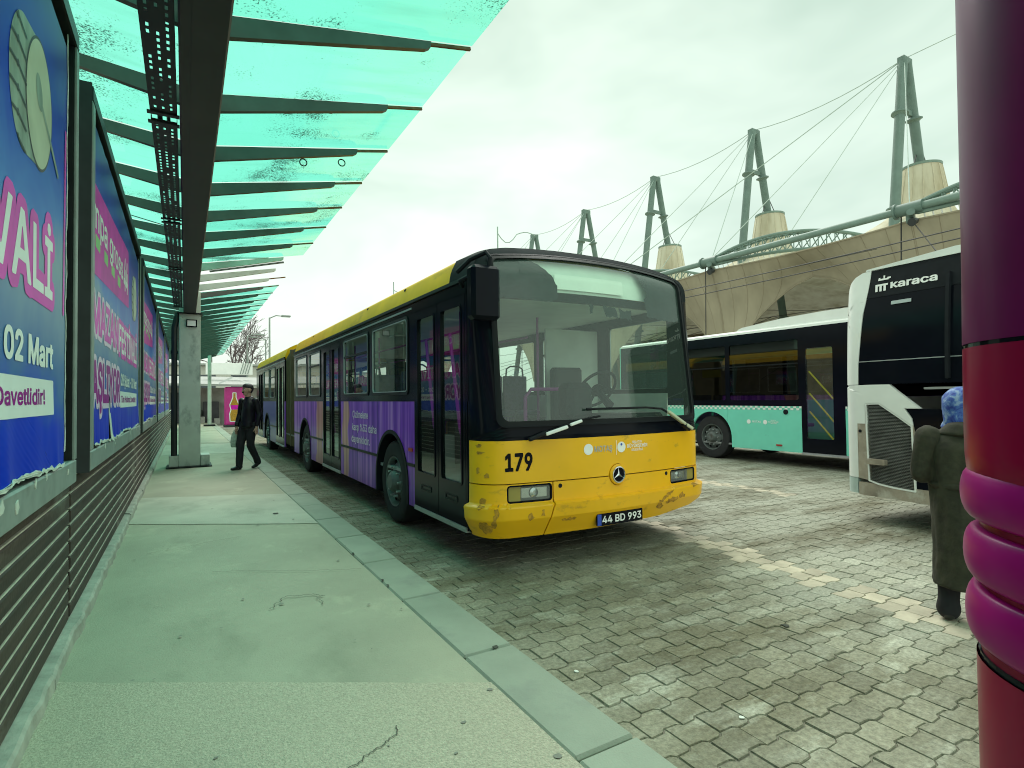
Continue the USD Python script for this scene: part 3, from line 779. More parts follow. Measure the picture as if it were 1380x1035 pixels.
        ink("drumstick", unary_union([LineString([(o + 8.06, 2.82), (o + 8.42, 2.62)]).buffer(.014), affinity.rotate(affinity.scale(Point(o + 8.05, 2.84).buffer(1), .05, .075), 30)]), "p_shell", 3)
        ink("margin_line", LineString([(o + 8.60, 2.0), (o + 8.62, 2.9)]).buffer(.02), "p_pink", 1)
    return t


board(-0.75, 3.905, 1, "nearest billboard, its blue poster showing a big drum and large white outlined letters", 1)
board(4.46, 9.03, 2, "second billboard from the front, its poster torn open and curling at the foot", 2)
board(9.62, 14.15, 3, "third billboard from the front, between the torn poster and the concrete column", 3)
board(14.75, 19.3, 4, "fourth billboard along the wall, mostly behind the concrete column", 3)
board(19.9, 24.4, 5, "farthest billboard along the wall, bright blue at the foot beyond the column", 3)
# ================================================================ the glass canopy
canopy = world_thing("glass_canopy", "long bus stop canopy of green glass panes on dark steel ribs", "canopy", (0.09, 13.9, 0.15))
BZ0, BZ1, BXL, BXR = 3.42, 3.86, -0.035, 0.195
put("main_beam", G().box(BXL, BXR, -2.5, 13.62, BZ0, BZ1, .01).box(BXL + .06, BXR - .06, -2.5, 13.62, BZ0 - .004, BZ0), M["beam"], canopy)
put("main_beam", G().box(BXL, BXR, 14.12, 37.0, BZ0, BZ1, .01), M["beam"], canopy)
put("column", G().box(-0.115, 0.285, 13.64, 14.10, 0.17, 3.90, .012), M["column"], canopy)
put("column_base", G().box(-0.34, 0.50, 13.50, 14.24, 0.151, 0.175, .006), M["darkframe"], canopy)
for sx in (-1, 1):
    c = 0.085 + sx * 0.29
    g = G().box(c - .085, c + .085, 13.62, 14.12, .176, .40, .008)
    put("base_bracket", g, M["column"], canopy)
put("column_cap", G().box(-.15, .32, 13.60, 14.14, 3.40, 3.43), M["darkframe"], canopy)
pl = put("name_plate", G().box(.03, .20, 13.615, 13.638, 3.14, 3.27, .004), M["p_white"], canopy)
put("plate_frame", G().box(.015, .215, 13.61, 13.63, 3.125, 3.145).box(.015, .215, 13.61, 13.63, 3.265, 3.285).box(.015, .035, 13.61, 13.63, 3.145, 3.265).box(.195, .215, 13.61, 13.63, 3.145, 3.265), M["black"], pl)
put("downpipe", G().tube([(-.20, 13.75, .17), (-.20, 13.75, 3.1), (-.16, 13.75, 3.3), (-.13, 13.75, 3.42)], .058, 10).cyl((-.20, 13.75, 2.55), (-.20, 13.75, 2.62), .068), M["pipe"], canopy)
put("column", G().box(-0.115, 0.285, 31.6, 32.06, 0.17, 3.41, .012), M["column"], canopy)
# perforated cable tray beside the beam, hung in lengths
TL, TR, TZ = -0.205, -0.055, 3.50
for i, (a, b) in enumerate([(-2.4, 1.9), (2.0, 4.42), (4.5, 6.95), (7.02, 9.45), (9.52, 13.4), (14.2, 20), (20.1, 28), (28.1, 36.5)]):
    s = sbox(TL, a, TR, b)
    if 1.95 < a < 9.6:
        r = np.random.default_rng(i)
        holes = []
        for row in range(3):
            x = TL + .030 + row * .045
            for y in np.arange(a + .08, b - .05, .062):
                if r.random() < .72:
                    holes.append(sbox(x - .007, y - .018, x + .007, y + .018))
        s = s.difference(unary_union(holes))
    g = G().poly(s, (TZ, TZ + .003), lambda v: v)
    g.box(TL - .003, TL, a, b, TZ, TZ + .06).box(TR, TR + .003, a, b, TZ, TZ + .06)
    if i < 5:
        for y in (a + .02, b - .05):
            g.box(TL - .02, BXL - .002, y, y + .04, TZ - .012, TZ - .002)
    put("cable_tray", g, M["tray"], canopy)
put("cable", G().tube([(TL + .05, y, TZ + .03 + .01 * math.sin(y * 2)) for y in np.arange(-2, 13, .5)], .016, 6).tube([(TL + .10, y, TZ + .03 + .012 * math.sin(y * 1.6 + 1)) for y in np.arange(-2, 13, .5)], .012, 6), M["pipe"], canopy)
XG, ZG, ZB = 1.90, 4.262, 3.925       # edge of the right wing
SL = (ZG - ZB) / (XG - 0.2)
XL, ZLE = -1.35, 4.06
SLL = (ZLE - ZB) / (XL - 0.0)
PITCH, Y0R = 1.018, 3.79
rc = np.random.default_rng(21)
for k in range(-6, 33):
    y = Y0R + PITCH * k
    pale = k in (7, 8, 9)
    t = .045
    zt = lambda x: ZB + SL * (x - .2) - .012
    P = [(BXR + .002, zt(BXR) - .135), (1.52, zt(1.52) - .062), (1.555, zt(1.555) - .045), (1.56, zt(1.56)), (BXR + .002, zt(BXR))]
    put("rib", G().poly(Polygon(P), (-t / 2, t / 2), lambda v, y=y: np.column_stack([v[:, 0], y + v[:, 2], v[:, 1]])), M["rib_pale" if pale else "rib"], canopy)
    if k not in (7, 8):
        put("glazing_bar", G().bar((1.561, y, zt(1.561) - .012), (XG - .01, y, zt(XG) - .012), .022, .022), M["rust"], canopy)
    zl = lambda x: ZB + SLL * x - .012
    P = [(BXL - .002, zl(BXL) - .135), (-1.2, zl(-1.2) - .05), (-1.2, zl(-1.2)), (BXL - .002, zl(BXL))]
    put("rib", G().poly(Polygon(P), (-t / 2, t / 2), lambda v, y=y: np.column_stack([v[:, 0], y + v[:, 2], v[:, 1]]), flip=True), M["rib"], canopy)
    if k == 32:
        continue
    ya, yb = y + .006, y + PITCH - .006
    tilt = rc.normal(0, .002)
    def slab(x0, z0, x1, z1):
        v = np.array([[x0, ya, z0], [x1, ya, z1], [x1, yb, z1 + tilt], [x0, yb, z0 + tilt]])
        return v, np.array([[0, 1, 2, 3]])
    if k not in (7, 8, 9):
        put("glass_pane", G().add(*slab(BXR - .02, ZB + SL * (BXR - .22), XG + rc.normal(0, .004), ZG)), M["canopy_glass"], canopy)
    put("glass_pane", G().add(*slab(XL, ZLE, BXL + .02, ZB + SLL * (BXL + .02))), M["canopy_glass"], canopy)
for k, sl, x in ((7, .32, .6), (8, -.5, .9)):
    y = Y0R + PITCH * k
    put("loose_bar", G().bar((x - .5, y + .08, 4.02), (x + .75, y + .08 + sl, 4.23), .03, .03), M["rib"], canopy)
g = G()
for x, k in ((1.02, 2), (1.40, 2)):
    c = np.array([x, Y0R + PITCH * k, ZB + SL * (x - .2) - .15])
    g.tube([c + .035 * np.array([math.cos(a), 0, math.sin(a)]) for a in np.linspace(0, 2 * PI, 14)], .006, 6)
put("hook_ring", g, M["darkframe"], canopy)
put("thin_cable", G().tube([(-.95, 8.2, 3.9), (-.6, 8.25, 3.86), (-.2, 8.35, 3.80)], .006, 5), M["darkwire"], canopy)
# ================================================================ the yellow articulated bus
BXC, BYF, X0, X1 = 3.625, 4.165, 2.228, 5.022
bus = world_thing("articulated_bus", "yellow articulated city bus with purple printed side, number 179, parked at the kerb", "bus", (BXC, 13.0, 0.0))
_xs = np.linspace(0, 1.147, 60)
_ys = .10 * (_xs / 1.147) ** 2
_a0 = math.atan(.20 / 1.147)
_r = .25 / (1 - math.sin(_a0))
_th = np.linspace(_a0, PI / 2, 20)[1:]
_xs = np.r_[_xs, 1.147 - _r * math.sin(_a0) + _r * np.sin(_th)]
_ys = np.r_[_ys, .10 + _r * math.cos(_a0) - _r * np.cos(_th)]
_s = np.r_[0, np.cumsum(np.hypot(np.diff(_xs), np.diff(_ys)))]
LU = float(_s[-1])
YCOR = BYF + float(_ys[-1])
_tx, _ty = np.gradient(_xs, _s), np.gradient(_ys, _s)


def fx(u):
    return np.sign(u) * np.interp(np.abs(u), _s, _xs)


def roof_z(dx):
    return np.interp(np.abs(dx), [0, .35, .68, .95, 1.13, 1.31, 1.37, 1.397], [3.085, 3.08, 3.062, 3.035, 2.995, 2.90, 2.78, 2.63])


def front(off=0.0, prof=None):
    """Points (u, z, w) of the bus's bowed front to space."""
    def fn(v):
        u, z, w = v[:, 0], v[:, 1], v[:, 2] + off
        if prof is not None:
            w = w + np.interp(z, *prof)
        a = np.abs(u)
        x, y = np.sign(u) * np.interp(a, _s, _xs), np.interp(a, _s, _ys)
        nx, ny = np.sign(u) * np.interp(a, _s, _ty), -np.interp(a, _s, _tx)
        k = 1 - .8 * np.clip((a - 1.12) / .38, 0, 1) ** 2
        sl = (.12 * np.clip(z - 1.2, 0, None) + (np.clip(z - 2.7, 0, None) / .3) ** 2 * .2) * k
        return np.column_stack([BXC + x + nx * w, BYF + y + sl + ny * w, z])
    return fn


def zt(u):
    return roof_z(fx(u)) - .03


us = np.linspace(-LU, LU, 81)
def ws_shape(i):
    top = [(u, 2.955 - i - .085 * (abs(u) / 1.235) ** 2.4) for u in np.linspace(-1.235 + i, 1.235 - i, 25)]
    p = Polygon([(-1.255 + i, 1.29 + i), (1.255 - i, 1.29 + i)] + top[::-1])
    return p.buffer(-.07).buffer(.07, quad_segs=5)
hole = ws_shape(0)
face = Polygon([(-LU, 1.165), (LU, 1.165)] + [(u, zt(u)) for u in us[::-1]])
M["cap"] = pbr("cap", (0.022, 0.028, 0.030), 0.85, var=0.3, scale=5, spec=0.05)
fr = put("front_surround", G().poly(face.difference(hole).intersection(sbox(-3, 0, 3, 2.62)), (-.02, 0), front(), .10), M["black"], bus, 35)
put("roof_surround", G().poly(face.difference(hole).intersection(sbox(-3, 2.6205, 3, 4)), (-.02, 0), front(), .08), M["cap"], bus, 35)
put("windscreen_seal", G().poly(hole.difference(ws_shape(.045)), (-.03, .014), front(), .10), M["seal"], fr, 35)
lip = hole.boundary.buffer(.007)
put("seal_lip", G().poly(lip, (0, .018), front(), .10), M["blackmat"], fr, 35)
ws = put("windscreen", G().sheet(ws_shape(.03), front(-.012), .10), M["windscreen"], bus, True)
lf = Polygon([(-1.2, 2.47), (-.62, 2.46), (-.545, 2.48), (-.53, 2.60), (-.56, 2.68), (-.64, 2.77), (-.76, 2.855), (-.90, 2.90), (-1.18, 2.84)])
rf = Polygon([(.575, 2.93), (.565, 2.80), (.60, 2.74), (.615, 2.70), (.66, 2.66), (.645, 2.60), (.60, 2.585), (.625, 2.46), (.615, 2.385), (.9, 2.37), (1.215, 2.365), (1.20, 2.80), (.9, 2.90)])
rf = rf.difference(affinity.rotate(affinity.scale(Point(.83, 2.60).buffer(1), .028, .055), 15)).difference(affinity.scale(Point(.745, 2.50).buffer(1), .03, .015))
lf = lf.difference(affinity.scale(Point(-.60, 2.59).buffer(1), .04, .010)).difference(affinity.scale(Point(-.86, 2.56).buffer(1), .05, .022))
put("peeling_film", G().sheet(rough_edge(lf, .008, .03, 3), front(-.020), .10), M["film"], ws, label="peeling dark film, left corner")
put("peeling_film", G().sheet(rough_edge(rf, .010, .03, 4), front(-.020), .10), M["film"], ws, label="peeling dark film, right corner")
bl = [Polygon([(.0, 2.455), (.17, 2.45), (.175, 2.35), (.03, 2.35)]), Polygon([(.20, 2.44), (.38, 2.435), (.385, 2.335), (.215, 2.34)]), Polygon([(-.19, 2.46), (-.12, 2.46), (-.14, 2.37), (-.17, 2.36)])]
put("film_scrap", G().sheet(rough_edge(unary_union(bl), .014, .03, 5), front(-.020), .10), M["film"], ws)

# yellow nose, lamps, bumper
nose = sbox(-LU, .785, LU, 1.163).difference(Point(0, .79).buffer(.105))
put("nose_panel", G().poly(nose, (-.02, .004), front(), .07), M["yellow"], bus, 35)
bprof = ([.27, .33, .47, .585, .603, .80], [-.045, -.02, .05, .06, .004, .0])
hl, hr = rrect(-1.185, -.745, .61, .768, .03), rrect(.755, 1.20, .625, .768, .03)
low = Polygon([(-LU, .315), (-1.30, .300), (-.3, .298), (.6, .315), (1.08, .37), (1.2, .42), (LU, .46), (LU, .776), (-LU, .776)])
slit = LineString([(-.735, .776), (-.735, .60), (-.755, .56), (-.79, .44), (-.82, .30)]).buffer(.006)
low = low.difference(hl).difference(hr).difference(slit).difference(Point(0, .79).buffer(.105))
bumper = put("bumper", G().poly(low, (-.02, .006), front(0, bprof), .024), M["yellow_low"], bus, 40)
sc_ = []
for u, z, a, b, r, s in ((-1.28, .50, .018, .11, -12, 1), (-1.40, .62, .03, .05, 0, 2), (-.98, .49, .03, .03, 20, 3), (-.60, .43, .08, .012, 5, 4), (.62, .52, .12, .02, 25, 5), (.72, .47, .10, .025, 8, 6), (.88, .50, .05, .03, 0, 7), (.55, .43, .06, .03, -20, 8), (1.12, .58, .05, .015, 10, 9), (-1.37, .40, .05, .06, 0, 10), (-.86, .52, .018, .035, 0, 11)):
    sc_.append(rough_edge(affinity.rotate(affinity.scale(Point(u, z).buffer(1), a, b), r), .012, .02, s))
put("scuff", G().sheet(unary_union(sc_).intersection(low), front(.0085, bprof), .024), M["scuff"], bumper, kind="stuff")
sc_ = [rough_edge(affinity.scale(Point(u, z).buffer(1), a, b), .008, .02, s) for u, z, a, b, s in ((-1.42, 1.06, .05, .012, 1), (-1.36, .86, .025, .02, 2), (-1.45, .9, .02, .03, 3), (-1.44, 1.12, .03, .012, 5))]
put("scuff", G().sheet(unary_union(sc_), front(.006), .05), M["scuff"], bus, kind="stuff", label="dark scuffs on the nose corner")
for nm, hs, au in (("headlamp", hl, -1), ("headlamp", hr, 1)):
    x0, z0, x1, z1 = hs.bounds
    h = put(nm, G().poly(hs, (-.05, -.045), front(), .06).poly(hs.difference(hs.buffer(-.014)), (-.045, .007), front(), .06), M["black"], bus)
    inner = hs.buffer(-.016)
    xs = x0 + .13 if au < 0 else x1 - .13
    clear = sbox(xs, 0, x1, 2) if au < 0 else sbox(x0, 0, xs, 2)
    put("reflector", G().poly(inner.intersection(clear).buffer(-.02), (-.044, -.03), front(), .05).lathe([(.05, 0), (.045, .012), (.02, .022)], front()(np.array([[(x0 + x1) / 2 - au * .05, (z0 + z1) / 2, -.035]]))[0], (0, -1, 0), 16), M["chrome"], h)
    put("clear_lens", G().sheet(inner.intersection(clear), front(-.004), .05), M["lens"], h)
    put("indicator_lens", G().poly(inner.difference(clear), (-.02, -.003), front(), .05), M["amber"], h)
for u, z in ((-.66, .735), (.69, .742)):
    put("towing_cap", G().poly(Point(u, z).buffer(.02), (0, .009), front()), M["blackmat"], bumper)
c0 = front()(np.array([[0, .79, .012]]))[0]
bd = put("badge", G().lathe([(0, .012), (.072, .012), (.074, -.02)], c0, (0, -1, 0), 32), M["black"], bus)
put("badge_surround", G().lathe([(.100, -.03), (.100, .004), (.092, .012), (.080, .012), (.080, -.02)], c0, (0, -1, 0), 32), M["yellow"], bd)
g = G().lathe([(.079, 0), (.079, .018), (.070, .020), (.067, .012)], c0, (0, -1, 0), 32)
for k in range(3):
    a = PI / 2 + k * 2 * PI / 3
    d, e = np.array([math.cos(a), 0, math.sin(a)]), np.array([-math.sin(a), 0, math.cos(a)])
    p = c0 + np.array([0, -.012, 0])
    g.add([p - e * .013, p + e * .013, p + d * .070, p + np.array([0, -.010, 0]) + d * .004, p - d * .012], [[0, 2, 3], [2, 1, 3], [4, 0, 3], [1, 4, 3]])
put("star", g, M["chrome"], bd)
pt = put("number_plate", G().poly(rrect(-.285, .285, .325, .44, .012), (.028, .044), front(), .08), M["black"], bus)
put("plate_letters", G().poly(text_fit("44 BD 993", -.225, .265, .35, .415, 2), (.044, .046), front(), .1), M["p_white"], pt, kind="stuff")
put("plate_band", G().poly(sbox(-.28, .33, -.235, .435), (.044, .0455), front()), M["blue_plate"], pt)
ft = lambda name, text, a0, a1, b0, b1, mt, bold=0: put(name, G().sheet(text_fit(text, a0, a1, b0, b1, bold), front(.0065), .08), M[mt], bus)
ft("fleet_number", "179", -1.20, -.935, .90, 1.045, "black", 4)
put("operator_mark", G().sheet(Point(-.345, 1.05).buffer(.052), front(.0065)), M["p_white"], bus)
ft("operator_name", "MOTA\u015e", -.275, -.06, 1.022, 1.075, "alu", 2)
put("divider_line", G().sheet(sbox(-.014, .98, -.008, 1.12), front(.0065)), M["p_white"], bus)
ms = put("city_mark", G().sheet(Point(.055, 1.052).buffer(.052), front(.0065)), M["p_white"], bus)
put("city_mark_dot", G().sheet(Point(.055, 1.078).buffer(.012), front(.0075)), M["blue_plate"], ms)
ft("city_name", "MALATYA", .20, .33, 1.082, 1.105, "p_white", 2)
ft("city_name", "B\u00dcY\u00dcK\u015eEH\u0130R", .13, .41, 1.040, 1.072, "p_white", 2)
ft("city_name", "BELED\u0130YES\u0130", .19, .34, 1.005, 1.026, "p_white", 2)

# wipers with pale covers
F1 = front()
P3 = lambda u, z, w: F1(np.array([[u, z, w]], float))[0]
w1 = put("wiper", G().bar(P3(-.99, 1.17, .05), P3(-.80, 1.235, .05), .045, .035, .008).tube([P3(-.80, 1.235, .05), P3(-.42, 1.335, .045), P3(-.20, 1.36, .02)], .010, 6), M["blackmat"], bus)
put("wiper_cover", G().bar(P3(-.83, 1.215, .07), P3(-.60, 1.275, .065), .028, .03, .006).bar(P3(-.57, 1.29, .065), P3(-.44, 1.325, .06), .028, .026, .006), M["p_white"], w1)
w2 = put("wiper", G().bar(P3(.93, 1.25, .05), P3(1.05, 1.18, .05), .045, .04, .008).tube([P3(.70, 1.375, .05), P3(.62, 1.415, .04), P3(.40, 1.432, .03), P3(-.35, 1.43, .022)], .012, 6), M["blackmat"], bus)
put("wiper_cover", G().bar(P3(.69, 1.385, .065), P3(.96, 1.245, .06), .045, .03, .008).bar(P3(.975, 1.235, .062), P3(1.08, 1.19, .06), .05, .035, .008), M["p_cream"], w2)

# mirror on the door-side corner
mr = put("mirror", G().box(2.105, 2.385, 4.22, 4.36, 2.225, 2.70, .04), M["black"], bus, 30)
put("mirror_arm", G().tube([(2.30, 4.29, 2.69), (2.30, 4.27, 2.78), (2.28, 4.30, 2.83), (2.20, 4.45, 2.79), (2.14, 4.60, 2.70)], .022, 8).tube([(2.14, 4.33, 2.62), (2.12, 4.5, 2.6), (2.20, 4.62, 2.58)], .02, 8), M["blackmat"], mr)

# roof and front cap
A = np.linspace(-1.397, 1.397, 41)
prof = [(BXC + a, float(roof_z(a))) for a in A]
def roof_part(y0, y1, mt, nm):
    P = Polygon(prof + [(X1, 2.60), (X0, 2.60)])
    return put(nm, G().poly(P, (y0, y1), lambda v: np.column_stack([v[:, 0], v[:, 2], v[:, 1]]), flip=True), M[mt], bus, 40)
roof = roof_part(4.99, 13.95, "yellow_roof", "roof")
roof_part(15.42, 22.0, "yellow_roof", "roof")
front_top = front()(np.column_stack([us, zt(us), 0 * us]))
back_top = np.column_stack([BXC + fx(us), np.full(len(us), 5.0), roof_z(fx(us)) + .006])
rows = []
for t in np.linspace(0, 1, 9):
    q = front_top * (1 - t) + back_top * t
    q[:, 2] += (front_top[:, 2] * 0 + .015 * np.sin(PI * min(1, t * 1.0)) * np.clip(1 - np.abs(fx(us)) / 1.45, 0, 1) ** .5)
    rows.append(q)
put("front_cap", G().grid(np.array(rows)), M["cap"], bus, True)
for y in (6.4, 8.0, 12.0):
    put("roof_bolt", G().box(2.29, 2.32, y, y + .06, 2.84, 2.875, .008), M["blackmat"], roof)
put("roof_hatch", G().box(3.2, 4.05, 8.0, 8.9, 3.10, 3.15, .015), M["yellow_roof"], roof)

# sides
L_ = lambda w=0.0: (lambda v: np.column_stack([X0 - v[:, 2] - w, v[:, 0], v[:, 1]]))
R_ = lambda w=0.0: (lambda v: np.column_stack([X1 + v[:, 2] + w, v[:, 0], v[:, 1]]))
WHEELS = (6.79, 12.60, 19.0)
DOORS = [(4.60, 5.955), (9.40, 10.79), (15.50, 16.98), (20.05, 21.25)]
WIN = [(6.10, 7.60, 0), (7.71, 9.20, 1), (10.93, 12.12, 1), (12.30, 13.72, 0), (17.12, 18.35, 1), (18.45, 19.85, 0)]
def TRIM(shape, fn, flip, nm="trim_strip", w=(0, .008), mt="seal"):
    for s in getattr(shape, "geoms", [shape]):
        put(nm, G().poly(s, w, fn(), None, flip), M[mt], bus)
arch = unary_union([Point(y, .53).buffer(.63, 16).union(sbox(y - .63, 0, y + .63, .53)) for y in WHEELS])
doorcut = unary_union([sbox(a, 0, b, 2.56) for a, b in DOORS])
body = sbox(5.96, .33, 13.95, 1.515).union(sbox(15.42, .33, 22.0, 1.515))
for k, (fn, flip, dc) in enumerate(((L_, True, doorcut), (R_, False, Polygon()))):
    s = body.difference(arch).difference(dc)
    for piece in s.geoms if hasattr(s, "geoms") else [s]:
        put("side_panel", G().poly(piece, (-.03, 0), fn(), .5, flip), M["wrap"], bus)
    TRIM(sbox(5.96, .775, 13.95, .81).union(sbox(15.42, .775, 22.0, .81)).difference(arch).difference(dc), fn, flip)
    TRIM(arch.difference(unary_union([Point(y, .53).buffer(.585, 16).union(sbox(y - .585, 0, y + .585, .53)) for y in WHEELS])).intersection(sbox(0, .33, 30, 2)), fn, flip, "wheel_arch", (-.10, .014), "blackmat")
    wins = WIN if k == 0 else [(4.75, 5.95, 0), (6.10, 7.60, 1), (7.71, 9.20, 0), (9.31, 10.8, 1), (10.93, 12.12, 0), (12.30, 13.72, 1), (15.6, 17.0, 0), (17.12, 18.35, 1), (18.45, 19.85, 0), (19.95, 21.6, 1)]
    holes = unary_union([rrect(a + .04, b - .04, 1.605, 2.50, .06) for a, b, _ in wins])
    band = sbox(4.585, 1.516, 13.95, 2.63).union(sbox(15.42, 1.516, 22.0, 2.63)).difference(dc)
    for piece in band.difference(holes).geoms:
        put("window_band", G().poly(piece, (-.03, .002), fn(), None, flip), M["blackmat" if k else "black"], bus)
    for a, b, split in wins:
        o, i = rrect(a + .03, b - .03, 1.595, 2.51, .07), rrect(a + .07, b - .07, 1.635, 2.47, .05)
        fr_ = o.difference(i)
        if split:
            fr_ = fr_.union(sbox(a + .05, 2.205, b - .05, 2.235))
        w = put("window", G().poly(fr_, (-.015, .014), fn(), None, flip), M["seal"], bus)
        put("window_rim", G().poly(i.boundary.buffer(.006), (.0, .017), fn(), None, flip), M["alu"], w)
        put("window_glass", G().sheet(i.buffer(.01), fn(-.004), None, flip), M["side_glass"], w)
    TRIM(sbox(4.60, 2.632, 13.95, 2.665).union(sbox(15.42, 2.632, 22.0, 2.665)), fn, flip, "gutter", (-.02, .022), "seal")
    TRIM(sbox(6.02, 2.565, 13.95, 2.585).union(sbox(15.42, 2.565, 22.0, 2.585)).difference(dc), fn, flip, "upper_trim", (0, .010), "alu")
put("side_reflector", G().poly(rrect(6.02, 6.14, .945, .985, .012), (0, .014), L_(), None, True), M["red_lens"], bus)
for i, (a, b) in enumerate(DOORS):
    m = (a + b) / 2
    d = put("door_frame", G().poly(sbox(a, .335, b, 2.56).difference(sbox(a + .03, .37, b - .03, 2.52)), (-.06, .004), L_(), None, True), M["black"], bus)
    put("door_sill", G().poly(sbox(a + .01, .318, b - .01, .362), (-.05, .016), L_(), None, True), M["alu"], d)
    for q0, q1 in ((a + .035, m - .006), (m + .006, b - .035)):
        g0, g1 = q0 + .075, q1 - .075
        gl = rrect(g0, g1, .74 if i == 0 else .55, 2.43, .04)
        lf_ = put("door_leaf", G().poly(sbox(q0, .375, q1, 2.515).difference(gl), (-.035, .006), L_(), None, True).poly(gl.boundary.buffer(.012), (0, .014), L_(), None, True), M["black"], bus)
        put("door_glass", G().sheet(gl.buffer(.01), L_(-.01), None, True), M["side_glass"], lf_)
        put("door_vent", G().poly(rrect(g0 + .1, g1 - .1, .56, .62, .01).difference(sbox(g0 + .12, .575, g1 - .12, .605)), (.006, .012), L_(), None, True), M["seal"], lf_) if i == 0 else None
        put("door_rail", G().tube([(X0 + .09, g0 + .02, .95), (X0 + .09, (g0 + g1) / 2, 1.25), (X0 + .09, g1 - .02, 2.2)], .018, 8), M["pole"], lf_)
# the slogan on the side
def side_text(text, y_left, y_right, b0, b1):
    s = text_fit(text, 0, y_left - y_right, b0, b1, 2)
    put("slogan", G().sheet(s, lambda v: np.column_stack([np.full(len(v), X0 - .004), y_left - v[:, 0], v[:, 1]]), .3), M["p_lilac"], bus)
side_text("\u00c7izilmelere", 8.64, 7.80, 1.27, 1.37)
side_text("kar\u015f\u0131 %53 daha", 8.66, 7.40, 1.08, 1.18)
side_text("dayan\u0131kl\u0131d\u0131r.", 8.70, 7.72, .90, 1.0)
# joint bellows
rows = []
for j, y in enumerate(np.linspace(13.95, 15.42, 37)):
    k = .03 if j % 2 else .085
    x0, x1 = X0 + k, X1 - k
    rows.append([(x0, y, .42), (x0, y, 2.62), (x0 + .12, y, 2.86 - k), (x0 + .6, y, 2.98 - k), (BXC, y, 3.05 - k), (x1 - .6, y, 2.98 - k), (x1 - .12, y, 2.86 - k), (x1, y, 2.62), (x1, y, .42), (x0, y, .42)])
put("bellows", G().grid(np.array(rows)), M["bellows"], bus)
put("joint_ring", G().box(X0 + .02, X0 + .09, 14.64, 14.73, .40, 2.80, .01), M["bellows"], bus)
# tail, floor, underbody
put("tail_panel", G().box(X0 + .01, X1 - .01, 21.96, 22.05, .4, 2.7, .02), M["yellow"], bus)
put("underbody", G().box(X0 + .12, X1 - .12, 4.62, 21.9, .27, .66), M["under"], bus)
put("floor", G().box(X0 + .035, X1 - .035, 4.75, 13.95, .662, .70).box(X0 + .035, X1 - .035, 13.95, 21.95, .662, .70), M["int_floor"], bus)
put("ceiling", G().box(X0 + .04, X1 - .04, 4.95, 13.95, 2.585, 2.598).box(X0 + .04, X1 - .04, 15.42, 21.95, 2.585, 2.598), M["int_grey"], bus)
put("inner_lining", G().box(X0 + .032, X0 + .05, 6.0, 9.38, 1.2, 1.58).box(X0 + .032, X0 + .05, 10.8, 13.9, 1.2, 1.58).box(X1 - .05, X1 - .032, 4.8, 13.9, 1.2, 1.58), M["int_grey"], bus)
for y in WHEELS:
    put("wheel_well", G().box(X0 + .32, X0 + .36, y - .66, y + .66, .35, 1.2).box(X0 + .03, X0 + .36, y - .70, y + .70, 1.19, 1.22).box(X0 + .03, X0 + .36, y - .70, y - .66, .35, 1.2).box(X0 + .03, X0 + .36, y + .66, y + .70, .35, 1.2), M["under"], bus)
    put("wheel_well", G().box(X1 - .36, X1 - .32, y - .66, y + .66, .35, 1.2).box(X1 - .36, X1 - .03, y - .70, y + .70, 1.19, 1.22), M["under"], bus)
put("corner_post", G().box(X0 + .002, X0 + .05, 4.55, 4.604, .335, 2.63), M["black"], bus)
put("mudguard", G().box(X0 + .37, X0 + .60, 6.2, 7.4, .70, 1.10), M["int_floor"], bus)
put("mudguard", G().box(X1 - .60, X1 - .37, 6.2, 7.4, .70, 1.10), M["int_floor"], bus)
# dash, wheel, driver's place
dsh = put("dashboard", G().box(2.40, 4.86, 4.56, 4.95, .5, 1.26, .04).box(3.75, 4.75, 4.62, 5.05, 1.2, 1.36, .05), M["blackmat"], bus)
put("instrument_hood", G().box(3.46, 3.80, 4.70, 4.96, 1.30, 1.70, .08), M["blackmat"], dsh)
c = np.array([4.08, 5.02, 1.63])
t = np.array([0, .78, .62])
e2 = np.array([0, -.62, .78])
ring = [c + .25 * (math.cos(a) * np.array([1, 0, 0]) + math.sin(a) * e2) for a in np.linspace(0, 2 * PI, 33)]
g = G().tube(ring, .017, 8).cyl(c - t * .04, c - t * .30, .04, .05, 10).lathe([(.0, .02), (.07, .012), (.085, -.03)], c, t, 16)
for a in (PI, 0, -PI / 2):
    g.cyl(c, c + .25 * (math.cos(a) * np.array([1, 0, 0]) + math.sin(a) * e2), .018, .014, 6)
put("steering_wheel", g, M["blackmat"], dsh)
put("driver_seat", G().box(3.95, 4.45, 5.30, 5.80, 1.05, 1.18, .05).box(3.98, 4.42, 5.70, 5.85, 1.15, 1.92, .06), M["seat_shell"], bus)
put("driver_screen", G().box(4.08, 4.95, 6.05, 6.09, .7, 2.45, .01), M["int_grey"], bus)
put("destination_box", G().box(3.05, 4.0, 4.62, 4.80, 2.56, 2.80, .015), M["int_grey"], bus)
put("header_band", G().poly(sbox(-1.22, 2.475, 1.22, 2.56), (-.10, -.07), front(), .12), M["blackmat"], bus)
put("header_lining", G().poly(sbox(-1.22, 2.57, 1.22, 2.90).intersection(ws_shape(.03)), (-.10, -.09), front(), .1), M["int_grey"], bus)
put("display_window", G().poly(rrect(-.53, .34, 2.60, 2.75, .01), (-.075, -.07), front(), .1), M["p_white"], bus)
put("ceiling_lamp", G().box(2.9, 3.1, 6.6, 6.9, 2.56, 2.584, .005).box(2.9, 3.1, 8.6, 8.9, 2.56, 2.584, .005), M["p_white"], bus)
